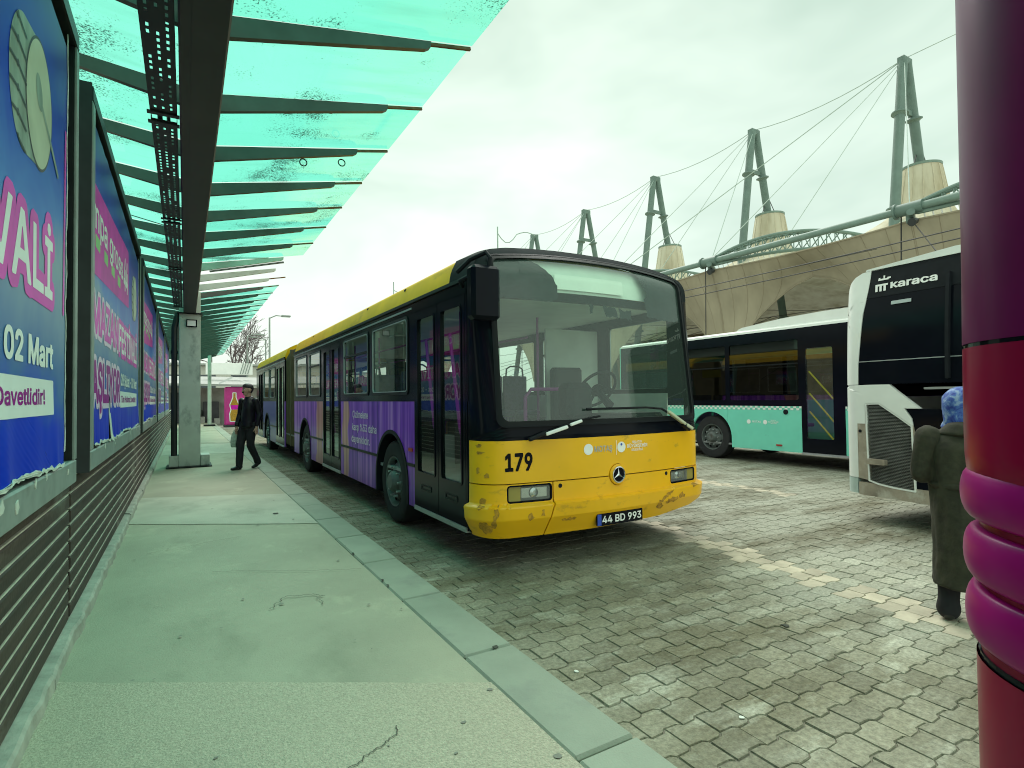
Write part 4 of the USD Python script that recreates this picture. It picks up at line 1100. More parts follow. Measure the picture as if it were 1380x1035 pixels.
# seats: shell, cushion, hand loop
def seat(x, y):
    s = put("seat", G().box(x - .22, x + .22, y, y + .42, 1.26, 1.34, .03).box(x - .22, x + .22, y + .40, y + .48, 1.32, 1.90, .035), M["seat"], bus)
    put("seat_leg", G().box(x - .05, x + .05, y + .1, y + .35, .70, 1.26), M["seat_shell"], s)
    put("seat_loop", G().tube([(x - .17, y + .44, 1.85), (x - .15, y + .44, 2.02), (x - .08, y + .44, 2.06), (x + .08, y + .44, 2.06), (x + .15, y + .44, 2.02), (x + .17, y + .44, 1.85)], .014, 6), M["blackmat"], s)
for y in (7.5, 8.35, 11.0, 11.8, 12.6, 16.2, 17.2, 18.2, 19.2):
    for x in ((2.55, 3.02, 4.25, 4.72) if y > 7 and y not in (16.2,) else (4.25, 4.72)):
        seat(x, y)
seat(2.62, 6.45)
seat(3.05, 6.45)
for y in (6.05, 9.3, 10.85, 13.6, 15.45, 17.05):
    for x in (2.85, 3.95):
        put("handrail", G().cyl((x, y, .70), (x, y, 2.585), .017, None, 8), M["pole"], bus)
put("handrail", G().tube([(3.35, 5.40, .72), (3.35, 5.40, 1.55), (3.43, 5.40, 1.64), (4.10, 5.40, 1.64), (4.18, 5.40, 1.55), (4.18, 5.40, .72)], .022, 10), M["pole"], bus)
put("handrail", G().cyl((2.85, 6.05, 2.35), (2.85, 13.6, 2.35), .016, None, 8).cyl((3.95, 6.3, 2.35), (3.95, 13.6, 2.35), .016, None, 8), M["pole"], bus)


def wheel(parent, c, r, w, out, hub=.25):
    """A bus wheel: C its outer face, OUT its outward direction along x."""
    ax = (out, 0, 0)
    t = put("wheel", G().lathe([(r * .60, -.02), (r * .66, .0), (r * .88, .0), (r * .965, -.02), (r, -.06), (r, -w + .03), (r * .93, -w), (r * .6, -w)], c, ax, 40), M["rubber"], parent, 35)
    put("rim", G().lathe([(r * .62, -.025), (r * .605, -.005), (r * .57, -.015), (r * .55, -.07), (r * .50, -.10), (r * .42, -.05), (r * .30, -.03), (r * .28, -.03), (r * .24, .02), (r * .17, .05), (0, .055)], c, ax, 40), M["rim"], t, 35)
    g = G()
    for k in range(10):
        a = k * 2 * PI / 10
        p = np.asarray(c, float) + np.array([out * -.035, r * .36 * math.cos(a), r * .36 * math.sin(a)])
        g.cyl(p, p + np.array([out * .05, 0, 0]), .018, .014, 6)
    put("wheel_nut", g, M["alu"], t)
    g = G()
    for k in range(8):
        a = (k + .5) * 2 * PI / 8
        p = np.asarray(c, float) + np.array([out * -.072, r * .475 * math.cos(a), r * .475 * math.sin(a)])
        g.cyl(p, p + np.array([out * .012, 0, 0]), .030, .028, 10)
    put("rim_hole", g, M["under"], t)
for y in WHEELS:
    wheel(bus, (X0 + .025, y, .515), .515, .29, -1)
    wheel(bus, (X1 - .025, y, .515), .515, .29, 1)
put("step_well", G().box(X0 + .06, X0 + .9, 4.78, 5.95, .36, .40), M["int_floor"], bus)
# ================================================================ the mint green bus behind
GX = 11.18
mb = world_thing("city_bus", "mint green low-floor bus with white roof and checkered stripe, behind the white bus", "bus", (12.45, 8.0, 0))
GL = lambda w=0.0: (lambda v: np.column_stack([GX - v[:, 2] - w, v[:, 0], v[:, 1]]))
GY0, GY1 = 3.85, 12.6
g_arch = unary_union([Point(y, .53).buffer(.61, 16).union(sbox(y - .61, 0, y + .61, .53)) for y in (9.36, 4.9)])
gd = sbox(6.10, 0, 7.0, 2.62)
low = sbox(GY0, .31, GY1, 1.205).difference(g_arch).difference(gd)
for piece in low.geoms:
    for c0, c1 in ((GY0, 8.85), (8.857, GY1)):
        p = piece.intersection(sbox(c0, 0, c1, 3))
        if p.area > .01:
            put("side_panel", G().poly(p, (-.05, 0), GL(), None, True), M["mint"], mb)
ck, ck2 = G(), G()
n = 0
y = GY1
sq = .066
while y > GY0:
    for r in range(2):
        s = sbox(max(GY0, y - sq), 1.207 + r * .0425, y, 1.207 + (r + 1) * .0425).difference(gd)
        (ck if (n + r) % 2 else ck2).poly(s, (-.05, 0), GL(), None, True)
    y -= sq
    n += 1
put("checker_square", ck, M["print_white"], mb, kind="stuff")
put("checker_square", ck2, M["mint_dark"], mb, kind="stuff")
gw = [(7.06, 8.78), (8.90, 10.6), (10.7, 12.4), (4.0, 6.0)]
wh = unary_union([rrect(a, b, 1.42, 2.72, .05) for a, b in gw])
put("window_band", G().poly(sbox(GY0, 1.292, GY1, 2.95).difference(wh).difference(gd), (-.04, .003), GL(), None, True), M["black"], mb)
for a, b in gw:
    w = put("window", G().sheet(rrect(a, b, 1.42, 2.72, .05).buffer(.01), GL(-.006), None, True), M["dark_glass"], mb)
    put("window_bar", G().poly(sbox(a, 2.19, b, 2.215), (-.01, .004), GL(), None, True), M["seal"], w)
put("roof", G().poly(Polygon([(GX, 2.95), (GX + .01, 3.0), (GX + .10, 3.045), (GX + 1.27, 3.09), (GX + 2.44, 3.045), (GX + 2.54, 2.95)]), (GY0, GY1), lambda v: np.column_stack([v[:, 0], v[:, 2], v[:, 1]]), flip=True), M["white"], mb, 40)
hp = Polygon([(8.68, 3.03), (8.60, 3.09), (8.5, 3.12), (7.5, 3.215), (6.6, 3.25), (4.2, 3.27), (4.0, 3.2), (3.95, 3.03)])
put("roof_fairing", G().poly(hp, (-1.9, -.12), lambda v: np.column_stack([GX - v[:, 2], v[:, 0], v[:, 1]]), flip=True), M["white"], mb, 40)
put("far_side", G().box(GX + 2.50, GX + 2.54, GY0, GY1, .35, 1.4).box(GX + 2.50, GX + 2.54, GY0, GY1, 2.55, 2.95), M["mint"], mb)
for y in np.arange(GY0 + .02, GY1, 1.7):
    put("window_post", G().box(GX + 2.50, GX + 2.54, y, y + .10, 1.4, 2.55), M["black"], mb)
put("end_panel", G().box(GX, GX + 2.54, GY0 - .05, GY0, .35, 2.98, .02), M["mint"], mb)
put("end_panel", G().box(GX, GX + 2.54, GY1, GY1 + .05, .35, 2.98, .02), M["mint"], mb)
put("underbody", G().box(GX + .30, GX + 2.4, GY0 + .1, GY1 - .1, .30, .36), M["under"], mb)
put("floor", G().box(GX + .05, GX + 2.5, GY0, GY1, .362, .40), M["int_floor"], mb)
put("ceiling", G().box(GX + .05, GX + 2.5, GY0, GY1, 2.70, 2.75), M["int_grey"], mb)
for y in (7.3, 8.1, 8.9, 9.7, 10.5, 11.3):
    put("seat", G().box(GX + .12, GX + .95, y, y + .42, .82, .90, .03).box(GX + .12, GX + .95, y + .40, y + .48, .88, 1.55, .035), M["seat"], mb)
d = put("door_frame", G().poly(sbox(6.10, .33, 7.0, 2.62).difference(rrect(6.33, 6.90, .62, 2.50, .04)), (-.05, .004), GL(), None, True), M["black"], mb)
put("door_glass", G().sheet(rrect(6.33, 6.90, .62, 2.50, .04).buffer(.01), GL(-.01), None, True), M["side_glass"], d)
put("door_sill", G().poly(sbox(6.05, .285, 7.0, .325), (-.05, .02), GL(), None, True), M["alu"], d)
for z in (1.02, 1.40, 1.86):
    put("door_rail", G().cyl((GX + .06, 6.86, z + .16), (GX + .06, 6.36, z - .42), .018, None, 8), M["pole_yellow"], d)
put("filler_cap", G().poly(Point(7.36, 1.165).buffer(.055), (0, .012), GL(), None, True), M["blackmat"], mb)
put("side_lamp", G().poly(rrect(7.46, 7.60, .42, .455, .012), (0, .012), GL(), None, True), M["red_lens"], mb)
put("operator_mark", G().sheet(Point(8.28, .93).buffer(.05), GL(.004), None, True).sheet(Point(7.86, .93).buffer(.05), GL(.004), None, True), M["p_white"], mb)
for text, y0_, y1_, b0, b1 in (("MOTA\u015e", 8.19, 7.97, .915, .955), ("MALATYA", 7.72, 7.60, .965, .985), ("B\u00dcY\u00dcK\u015eEH\u0130R", 7.78, 7.54, .925, .95), ("BELED\u0130YES\u0130", 7.72, 7.58, .895, .913)):
    put("operator_name", G().sheet(text_fit(text, 0, y0_ - y1_, b0, b1, 2), lambda v, y0_=y0_: np.column_stack([np.full(len(v), GX - .004), y0_ - v[:, 0], v[:, 1]])), M["p_white"], mb)
yn = put("route_notice", G().sheet(sbox(9.05, 1.98, 9.60, 2.17), GL(-.02), None, True), M["pole_yellow"], mb)
put("route_notice", G().sheet(sbox(8.35, 2.20, 8.66, 2.36), GL(-.02), None, True), M["p_cream"], mb)
for y in (9.36, 4.9):
    wheel(mb, (GX + .03, y, .52), .52, .29, -1)
    wheel(mb, (GX + 2.51, y, .52), .52, .29, 1)

# ================================================================ the white bus, seen from its tail
WB = np.array([7.145, 3.955, 0.0])
EU, ED = np.array([-.1044, -.9945, 0.0]), np.array([.9945, -.1044, 0.0])     # across the tail, and forward along the bus
wb = world_thing("city_bus", "white and black bus seen from its tail, with mesh grille and white lettering on top", "bus", tuple(WB))


def tail(off=0.0):
    """(u, z, w): u across the tail from its left corner, w out of the tail, towards the platform."""
    def fn(v):
        u, z, w = v[:, 0], v[:, 1], v[:, 2] + off
        r = .20
        k = np.clip((r - u) / r, 0, 1)
        back = r * (1 - np.sqrt(np.clip(1 - k ** 2, 0, 1))) + .10 * np.clip((z - 1.5) / 1.5, 0, 1) ** 2
        return WB + np.outer(u, EU) - np.outer(w - back, ED) + np.outer(z, [0, 0, 1])
    return fn


WT = 2.55
mk = lambda name, shape, w, mt, par=wb, edge=.12: put(name, G().poly(shape, w, tail(), edge), M[mt], par, 35)
edge_u = lambda z: np.interp(z, [.3, 1.6, 1.93, 2.5, 2.8, 3.05], [.27, .23, .235, .28, .34, .37])
zz = np.linspace(1.655, 3.04, 14)
topl = [(.37, 3.04), (.26, 3.03), (.17, 2.99), (.10, 2.93), (.05, 2.84), (.018, 2.70), (0.0, 2.5)]
pillar = Polygon([(0, 1.655)] + [(edge_u(z), z) for z in zz] + topl[1:])
mk("corner_pillar", pillar, (-.04, .004), "white")
glassy = Polygon([(edge_u(z) + .004, z) for z in np.linspace(1.655, 3.035, 12)] + [(2.30, 3.035), (2.39, 1.655)])
upper = mk("tail_panel", glassy.intersection(sbox(0, 2.70, 3, 3.03)), (-.04, 0), "blackmat")
mk("tail_window", glassy.intersection(sbox(0, 1.94, 3, 2.697)), (-.04, -.004), "black")
mk("tail_window_bead", sbox(.17, 1.928, 2.38, 1.938), (-.02, .002), "alu")
mk("tail_panel", glassy.intersection(sbox(0, 1.0, 3, 1.925)), (-.04, 0), "black")
mk("roof_edge", Polygon([(.30, 3.04), (.31, 3.06), (1.27, 3.12), (2.25, 3.06), (2.3, 3.03)]), (-.25, .004), "white")
mk("corner_pillar", Polygon([(2.40, 1.655), (2.31, 3.02), (2.42, 2.95), (2.55, 2.5), (2.55, 1.655)]), (-.04, .004), "white")
# lower left: white panel, grille, scraped metal surround
wlow = Polygon([(0, .52), (0, 1.65), (.60, 1.65), (.70, 1.56), (.93, 1.372), (.76, 1.372), (.835, 1.26), (.86, 1.12), (.86, .40), (.62, .44), (.44, .47), (.36, .50), (.20, .52)])
grille = Polygon([(.315, 1.42), (.475, 1.425), (.70, 1.27), (.835, 1.17), (.855, .44), (.62, .45), (.45, .47), (.34, .50)])
lw = mk("tail_corner", wlow.difference(grille).intersection(sbox(0, .52, .21, 2).union(sbox(0, 1.18, 3, 2))), (-.04, .006), "white")
mk("scraped_surround", wlow.union(sbox(.21, .315, 2.3, .47)).difference(grille.buffer(-.01)).difference(sbox(0, .3, .207, 2).union(sbox(0, 1.183, 3, 2))), (-.04, .003), "dirty_metal")
mk("bumper_corner", Polygon([(0, .33), (.20, .33), (.20, .515), (0, .515)]), (-.05, .008), "pale_bumper")
gr = put("grille_backing", G().poly(grille, (-.06, -.05), tail()), M["under"], wb)
g = G()
z, r = .43, 0
while z < 1.43:
    for c in range(24):
        u = .30 + (c + .5 * (r % 2)) * .0245
        if grille.buffer(-.004).contains(Point(u + .009, z + .005)):
            g.poly(sbox(u, z, u + .0195, z + .0068), (-.03, -.008), tail())
    z += .0165
    r += 1
put("grille_mesh", g, M["mesh_metal"], wb, kind="stuff")
mk("grille_frame", grille.boundary.buffer(.010), (-.02, .006), "white")
mk("tow_bracket", rrect(.335, .55, .70, .765, .01), (-.01, .05), "dirty_metal")
mk("lock", Point(.245, 1.09).buffer(.018), (0, .012), "blackmat")
mk("lower_panel", Polygon([(.865, .35), (.865, 1.10), (.84, 1.26), (.775, 1.366), (.95, 1.366), (1.72, 1.366), (1.70, .35)]), (-.04, -.006), "black")
mk("tail_corner", Polygon([(1.70, .45), (1.72, 1.366), (1.9, 1.65), (2.55, 1.65), (2.55, .45)]), (-.04, .006), "white")
mk("tail_handle", rrect(.98, 1.45, 1.585, 1.61, .01), (0, .02), "alu")
lp = mk("tail_lamp", sbox(.62, 2.585, .84, 2.625), (0, .012), "alu")
mk("drain_bar", sbox(1.20, 1.7, 1.235, 2.85), (0, .04), "blackmat")
# lettering on the top band, half peeled
mk("sponsor_mark", unary_union([sbox(.425 + .048 * k, 2.765, .452 + .048 * k, 2.84) for k in range(3)] + [sbox(.425, 2.83, .57, 2.852), sbox(.455, 2.895, .575, 2.915), sbox(.46, 2.895, .478, 2.93), sbox(.515, 2.895, .532, 2.95), sbox(.56, 2.905, .60, 2.925)]), (0, .004), "p_white")
kt = text_fit("karaca", .60, 1.10, 2.785, 2.865, 3).difference(LineString([(.5, 2.864), (1.3, 2.868)]).buffer(.010))
mk("sponsor_name", kt, (0, .004), "p_white")
# the rest of the bus: side towards the mint bus, roof, floor
def along(v):
    return WB + np.outer(v[:, 0], ED) + np.outer(v[:, 1], [0, 0, 1]) - np.outer(v[:, 2], EU)
w_arch = unary_union([Point(d, .5).buffer(.6, 12) for d in (3.3, 9.3)])
put("side_panel", G().poly(sbox(.20, .33, 11.9, 1.5).difference(w_arch), (-.05, 0), along), M["white"], wb)
put("side_window", G().poly(sbox(.20, 1.503, 11.9, 2.60), (-.05, -.003), along), M["black"], wb)

FR = lambda v: WB + np.outer(v[:, 0], ED) + np.outer(v[:, 1], EU) + np.outer(v[:, 2], [0, 0, 1])
def lbox(d0, d1, u0, u1, z0, z1):
    return G().box(d0, d1, u0, u1, z0, z1, .02, FR)
put("side_panel", lbox(.2, 11.9, 2.50, 2.548, .33, 2.62), M["white"], wb)
put("roof", G().poly(Polygon([(0, 2.60), (.0, 2.70), (.03, 2.83), (.09, 2.93), (.18, 2.995), (.35, 3.05), (1.27, 3.11), (2.2, 3.05), (2.37, 2.995), (2.46, 2.93), (2.52, 2.83), (2.55, 2.70), (2.55, 2.60)]), (.26, 11.9), lambda v: FR(v[:, [2, 0, 1]]), .9), M["white"], wb, 40)
put("front_panel", lbox(11.905, 11.95, 0, 2.55, .33, 2.7), M["white"], wb)
put("underbody", lbox(.25, 11.8, .15, 2.4, .34, .55), M["under"], wb)
for d in (3.3, 9.3):
    for u, s in ((.03, 1), (2.52, -1)):
        g = G().lathe([(.0, .0), (.3, .0), (.33, .02), (.44, .02), (.5, -.03), (.5, -.26), (.3, -.28)], WB + d * ED + u * EU + np.array([0, 0, .5]), -EU * s, 28)
        put("wheel", g, M["rubber"], wb)
# ================================================================ people
def sph(p, r):
    r = np.broadcast_to(np.asarray(r, float), (3,))
    return m3.Manifold.sphere(1.0, 20).scale(tuple(map(float, r))).translate(tuple(map(float, p)))


def flesh(bones, edge=.02, soft=10, folds=0.0, seed=1, fs=9.0, fz=.7):
    """One continuous surface over bones (p0, r0, p1, r1), smoothed at the joints."""
    m = m3.Manifold()
    for p0, r0, p1, r1 in bones:
        m = m + m3.Manifold.batch_hull([sph(p0, r0), sph(p1, r1)])
    m = m.refine_to_length(edge)
    k = m.to_mesh()
    t = trimesh.Trimesh(np.array(k.vert_properties[:, :3]), np.array(k.tri_verts))
    trimesh.smoothing.filter_taubin(t, .5, -.52, soft)
    if folds:
        v = np.asarray(t.vertices)
        t.vertices = v + np.asarray(t.vertex_normals) * ((meshkit.fbm(v * np.array([fs, fs, fs * fz]), 3, seed) - .5) * 2 * folds)[:, None]
    return t


def frame_of(base, heading):
    """(forward, left, up) to world; HEADING in degrees from +x."""
    a = math.radians(heading)
    Fw, Lf = np.array([math.cos(a), math.sin(a), 0]), np.array([-math.sin(a), math.cos(a), 0])
    return lambda f, l, u: np.asarray(base) + f * Fw + l * Lf + u * np.array([0, 0, 1.0]), Fw, Lf


def hand_bones(W, Fw, thumb, curl=.5, s=1.0):
    """Relaxed hand hanging from the wrist W(f, l, u): a palm, four bent fingers of unequal length and a thumb from the palm's side."""
    out = [(W(0, 0, 0), .026 * s, W(.005, 0, -.045 * s), (.034 * s, .034 * s, .03 * s)), (W(.005, 0, -.045 * s), .028 * s, W(.012, 0, -.085 * s), .024 * s)]
    for k, ln in enumerate((.072, .082, .076, .058)):
        f = (.030 - .020 * k) * s
        a, b, c = W(f + .004, 0, -.082 * s), W(f + .008 + .012 * curl, .006 * curl, -(.082 + ln * .5) * s), W(f + .006 + .006 * curl, .028 * curl, -(.082 + ln * .92) * s)
        out += [(a, .0105 * s, b, .0095 * s), (b, .0095 * s, c, .008 * s)]
    out += [(W(.028 * s, .004 * thumb, -.03 * s), .013 * s, W(.052 * s, .012 * thumb, -.062 * s), .011 * s), (W(.052 * s, .012 * thumb, -.062 * s), .011 * s, W(.058 * s, .016 * thumb, -.092 * s), .0085 * s)]
    return out


def head_bones(H, s=1.0):
    """Head around H(f, l, u) with u = 0 at the chin: skull, jaw, nose, ears, brow, lips."""
    b = [(H(-.015, 0, .135), (.092 * s, .073 * s, .092 * s), H(.01, 0, .145), (.085 * s, .070 * s, .085 * s)),
         (H(.03, 0, .10), (.060 * s, .062 * s, .06 * s), H(.045, 0, .022), (.042 * s, .042 * s, .026 * s)),
         (H(.088, 0, .118), .012, H(.108, 0, .080), .014), (H(.075, -.032, .130), .014, H(.075, .032, .130), .014),
         (H(.078, -.018, .046), .011, H(.078, .018, .046), .011), (H(.074, -.045, .085), .016, H(.074, .045, .085), .016)]
    for sd in (-1, 1):
        b.append((H(-.01, sd * .076, .125), (.022, .010, .030), H(-.012, sd * .080, .085), (.014, .009, .018)))
    return b


# --- the man in a leather jacket
MB = (1.12, 12.62, .15)
man = world_thing("person", "man in black leather jacket and trousers carrying a pale bag beside the yellow bus", "person", MB)
P, Fw, Lf = frame_of(MB, 222)
Pv = lambda f, l, u: tuple(P(f, l, u))
hd, hFw, hLf = frame_of(P(.02, 0, 1.50), 200)
S = .99
neck, chest = P(.0, 0, 1.46), P(-.02, 0, 1.25)
shL, shR = P(-.02, .17, 1.385), P(-.01, -.17, 1.385)
elL, wrL = P(-.06, .235, 1.10), P(.02, .23, .86)
elR, wrR = P(-.02, -.235, 1.10), P(.10, -.20, .86)
hipL, hipR = P(0, .09, .90), P(0, -.09, .90)
knL, anL = P(.03, .075, .50), P(-.17, .07, .155)
knR, anR = P(.13, -.075, .50), P(.17, -.07, .10)
def W_of(w):
    return lambda f, l, u: np.asarray(w) + f * Fw + l * Lf + u * np.array([0, 0, 1.0])
body = [(neck, .058, P(.0, 0, 1.54), .055), (P(-.02, 0, 1.36), (.11, .15, .10), P(-.02, 0, 1.05), (.11, .13, .10)), (shL, .055, elL, .045), (elL, .045, wrL, .032), (shR, .055, elR, .045), (elR, .045, wrR, .032),
        (P(0, 0, .95), (.11, .14, .10), P(0, 0, .90), (.11, .14, .1)), (hipL, .08, knL, .055), (knL, .055, anL, .04), (hipR, .08, knR, .055), (knR, .055, anR, .04)]
body += head_bones(hd) + hand_bones(W_of(wrL), Fw, -1) + hand_bones(W_of(wrR), Fw, 1, .9)
put("body", flesh(body, .012, 8), M["skin"], man, True)
jk = [(P(-.02, 0, 1.42), (.09, .12, .05), P(-.02, 0, 1.30), (.13, .19, .12)), (P(-.02, 0, 1.30), (.13, .19, .12), P(-.01, 0, 1.02), (.145, .19, .10)), (P(-.01, 0, 1.02), (.145, .19, .1), P(-.005, 0, .86), (.155, .19, .04)),
      (shL, .068, elL, .058), (elL, .058, W_of(wrL)(-.005, 0, .03), .045), (shR, .068, elR, .058), (elR, .058, W_of(wrR)(-.005, 0, .03), .045), (P(-.03, 0, 1.47), (.075, .08, .03), P(-.02, 0, 1.44), (.09, .11, .04))]
put("jacket", flesh(jk, .018, 6, .016, 4, 13, .5), M["leather"], man, True)
tr = [(P(0, 0, .92), (.125, .155, .08), P(0, 0, .86), (.125, .16, .10)), (hipL, .105, knL, .078), (knL, .078, anL, .062), (anL, .062, P(-.19, .07, .11), .066), (hipR, .105, knR, .08), (knR, .08, anR, .062), (anR, .062, P(.18, -.07, .05), .066)]
put("trousers", flesh(tr, .020, 6, .014, 6, 12, .5), M["trousers"], man, True)
sh = flesh([(P(-.23, .07, .115), .040, P(-.12, .075, .05), (.05, .042, .034)), (P(-.12, .075, .05), (.05, .042, .034), P(-.05, .077, .03), (.04, .036, .028))], .014, 6)
put("shoe", sh, M["shoe"], man, True)
sh = flesh([(P(.13, -.07, .05), .042, P(.27, -.075, .035), (.06, .042, .034)), (P(.27, -.075, .035), (.05, .042, .034), P(.34, -.078, .03), (.04, .036, .028))], .014, 6)
put("shoe", sh, M["shoe"], man, True)
hr_ = flesh([(hd(-.03, 0, .165), (.093, .080, .085), hd(.02, 0, .185), (.078, .073, .065)), (hd(-.065, 0, .13), (.058, .072, .07), hd(-.06, 0, .09), (.045, .062, .05))], .014, 6, .004, 3, 40)
put("hair", hr_, M["hair"], man, True)
put("moustache", flesh([(hd(.094, -.022, .058), .010, hd(.100, 0, .062), .011), (hd(.100, 0, .062), .011, hd(.094, .022, .058), .010)], .006, 3), M["hair"], man, True)
for sd in (-1, 1):
    put("eyebrow", flesh([(hd(.088, sd * .016, .142), .006, hd(.080, sd * .048, .142), .005)], .006, 2), M["hair"], man, True)
    e = put("eye", G().ball(hd(.076, sd * .031, .118), .0105, 1), M["p_white"], man, True)
    put("pupil", G().ball(hd(.088, sd * .032, .118), .0055, 1), M["hair"], e, True)
bagp = W_of(wrR)(.03, -.01, -.10)
bag = world_thing("carrier_bag", "pale greenish carrier bag held low in front of the man in leather", "bag", tuple(bagp - np.array([0, 0, .31])))
rows = []
for t, w, d in ((0, .05, .012), (.05, .08, .03), (.12, .10, .045), (.2, .115, .05), (.28, .11, .05), (.31, .09, .04), (.312, .02, .01)):
    rows.append([bagp + Fw * (w * math.cos(a) + .01 * math.sin(5 * a)) + Lf * (d * math.sin(a) + .006 * math.cos(7 * a + t * 20)) - np.array([0, 0, t]) for a in np.linspace(0, 2 * PI, 29)])
put("sack", G().grid(np.array(rows)), M["bag"], bag, True)
put("loop", G().tube([bagp + Fw * .05, bagp + np.array([0, 0, .05]), bagp - Fw * .05], .007, 6), M["bag"], bag)

# --- the woman in a headscarf, seen from behind
WBASE = (4.57, 1.72, 0.0)
wo = world_thing("person", "person seen from behind in blue patterned headscarf and long olive coat beside the red column", "person", WBASE)
P, Fw, Lf = frame_of(WBASE, 26)
hd, hFw, hLf = frame_of(P(.085, 0, 1.335), 20)
shL, shR = P(0, .19, 1.24), P(0, -.19, 1.24)
elL, wrL = P(.0, .232, .985), P(.24, .13, 1.02)
elR, wrR = P(.0, -.232, .985), P(.24, -.13, 1.02)
body = [(P(0, 0, 1.28), .052, P(.02, 0, 1.38), .05), (P(0, 0, 1.2), (.10, .14, .1), P(0, 0, .9), (.11, .14, .1)), (shL, .05, elL, .043), (elL, .043, wrL, .03), (shR, .05, elR, .043), (elR, .043, wrR, .03),
        (P(0, .08, .8), .08, P(0, .085, .45), .055), (P(0, .085, .45), .055, P(-.02, .085, .1), .042), (P(0, -.08, .8), .08, P(.03, -.085, .45), .055), (P(.03, -.085, .45), .055, P(.03, -.085, .1), .042)]
def HW(w):
    return lambda f, l, u: np.asarray(w) + -u * Fw + l * Lf + f * np.array([0, 0, 1.0])
body += head_bones(hd, .97) + hand_bones(HW(wrL), Fw, -1, .7, .9) + hand_bones(HW(wrR), Fw, 1, .7, .9)
put("body", flesh(body, .013, 8), M["skin"], wo, True)
ct = [(P(-.01, 0, 1.29), (.09, .12, .04), P(-.01, 0, 1.15), (.15, .205, .12)), (P(-.01, 0, 1.15), (.15, .205, .12), P(0, 0, .92), (.155, .185, .1)), (P(0, 0, .92), (.155, .185, .1), P(0, 0, .65), (.165, .19, .08)),
      (P(0, 0, .65), (.165, .19, .08), P(-.01, 0, .28), (.165, .20, .04)), (P(-.01, 0, .28), (.165, .20, .04), P(-.01, 0, .24), (.175, .21, .015)),
      (shL, .084, elL, .072), (elL, .072, wrL, .052), (shR, .084, elR, .072), (elR, .072, wrR, .052)]
put("coat", flesh(ct, .018, 7, .026, 9, 9.5, .22), M["coat"], wo, True)
put("coat_belt", flesh([(P(0, 0, .93), (.163, .192, .012), P(0, 0, .90), (.165, .194, .012))], .02, 3, .004, 3), M["coat"], wo, True)
put("coat_collar", flesh([(P(-.03, 0, 1.33), (.08, .09, .02), P(-.03, 0, 1.27), (.11, .15, .03))], .02, 4, .005, 3), M["coat"], wo, True)
sc_ = [(hd(-.02, 0, .14), (.118, .102, .115), hd(.02, 0, .15), (.108, .098, .108)), (hd(-.03, 0, .10), (.108, .098, .10), hd(-.045, 0, .0), (.085, .085, .055)), (hd(.02, 0, .02), (.075, .08, .04), hd(-.03, 0, -.03), (.10, .12, .03))]
put("headscarf", flesh(sc_, .016, 8, .010, 5, 16), M["scarf"], wo, True)
tr = [(P(0, .09, .42), .075, P(-.03, .10, .14), .062), (P(-.03, .10, .14), .062, P(-.03, .105, .07), .070), (P(.04, -.085, .42), .075, P(.09, -.095, .14), .062), (P(.09, -.095, .14), .062, P(.09, -.095, .07), .070)]
put("trousers", flesh(tr, .02, 6, .008, 6), M["trousers"], wo, True)
for l, f0 in ((.105, .01), (-.095, .13)):
    put("shoe", flesh([(P(f0 - .06, l, .05), (.045, .045, .05), P(f0 + .06, l, .045), (.06, .045, .042)), (P(f0 + .06, l, .04), (.06, .045, .04), P(f0 + .15, l, .032), (.045, .04, .03))], .014, 6), M["shoe"], wo, True)

# ================================================================ the red column on the right
RC = np.array([1.4625, .2632, .15])
rcx = thing("red_column", "glossy crimson moulded column with three magenta bulges, at the right edge of the photo", "column", tuple(RC))
RR = .262
put("shaft", G().lathe([(.262, .0), (.258, .5), (.257, .885)], (0, 0, 0), n=64), M["red_gloss"], rcx, 40)
put("shaft", G().lathe([(.250, .895), (.246, 1.2), (.264, 1.246), (.2665, 1.28), (.2665, 1.35), (.265, 1.486)], (0, 0, 0), n=64), M["red_gloss"], rcx, 40)
put("shaft", G().lathe([(.265, 1.494), (.262, 1.7), (.259, 2.2), (.255, 2.8), (.15, 2.95), (0, 3.0)], (0, 0, 0), n=64), M["plum_gloss"], rcx, 40)
put("seam_ring", G().lathe([(.25, 1.484), (.2625, 1.486), (.2625, 1.494), (.25, 1.496)], (0, 0, 0), n=64), M["black"], rcx)
def bulge(z0, z1, out, th):
    """A rounded bulge moulded round the column, between two heights."""
    g, n = G(), 12
    rows = []
    for j in range(n + 1):
        a = j / n * PI
        z = (z0 + z1) / 2 - (z1 - z0) / 2 * math.cos(a)
        q = []
        for t in np.linspace(0, 2 * PI, 97):
            k = max(0.0, math.cos((t - th) * 1.35)) ** .5 if abs(t - th) < 1.16 else 0.0
            rr = .236 + (out - .236) * math.sin(a) ** .5 * k
            q.append((rr * math.cos(t), rr * math.sin(t), z - .02 * (1 - k)))
        rows.append(q)
    return g.grid(np.array(rows))
TH = math.radians(116)
for z0, z1, out in ((1.151, 1.254, .276), (1.033, 1.138, .2735), (.913, 1.025, .273)):
    put("bulge", bulge(z0 - .0, z1, out, TH), M["magenta_gloss"], rcx, True)
put("seam_ring", G().lathe([(.24, .884), (.2535, .885), (.2535, .895), (.24, .897)], (0, 0, 0), n=64), M["black"], rcx)
put("knob", G().ball((-.255, .06, .62), (.02, .03, .045), 2), M["magenta_gloss"], rcx, True)
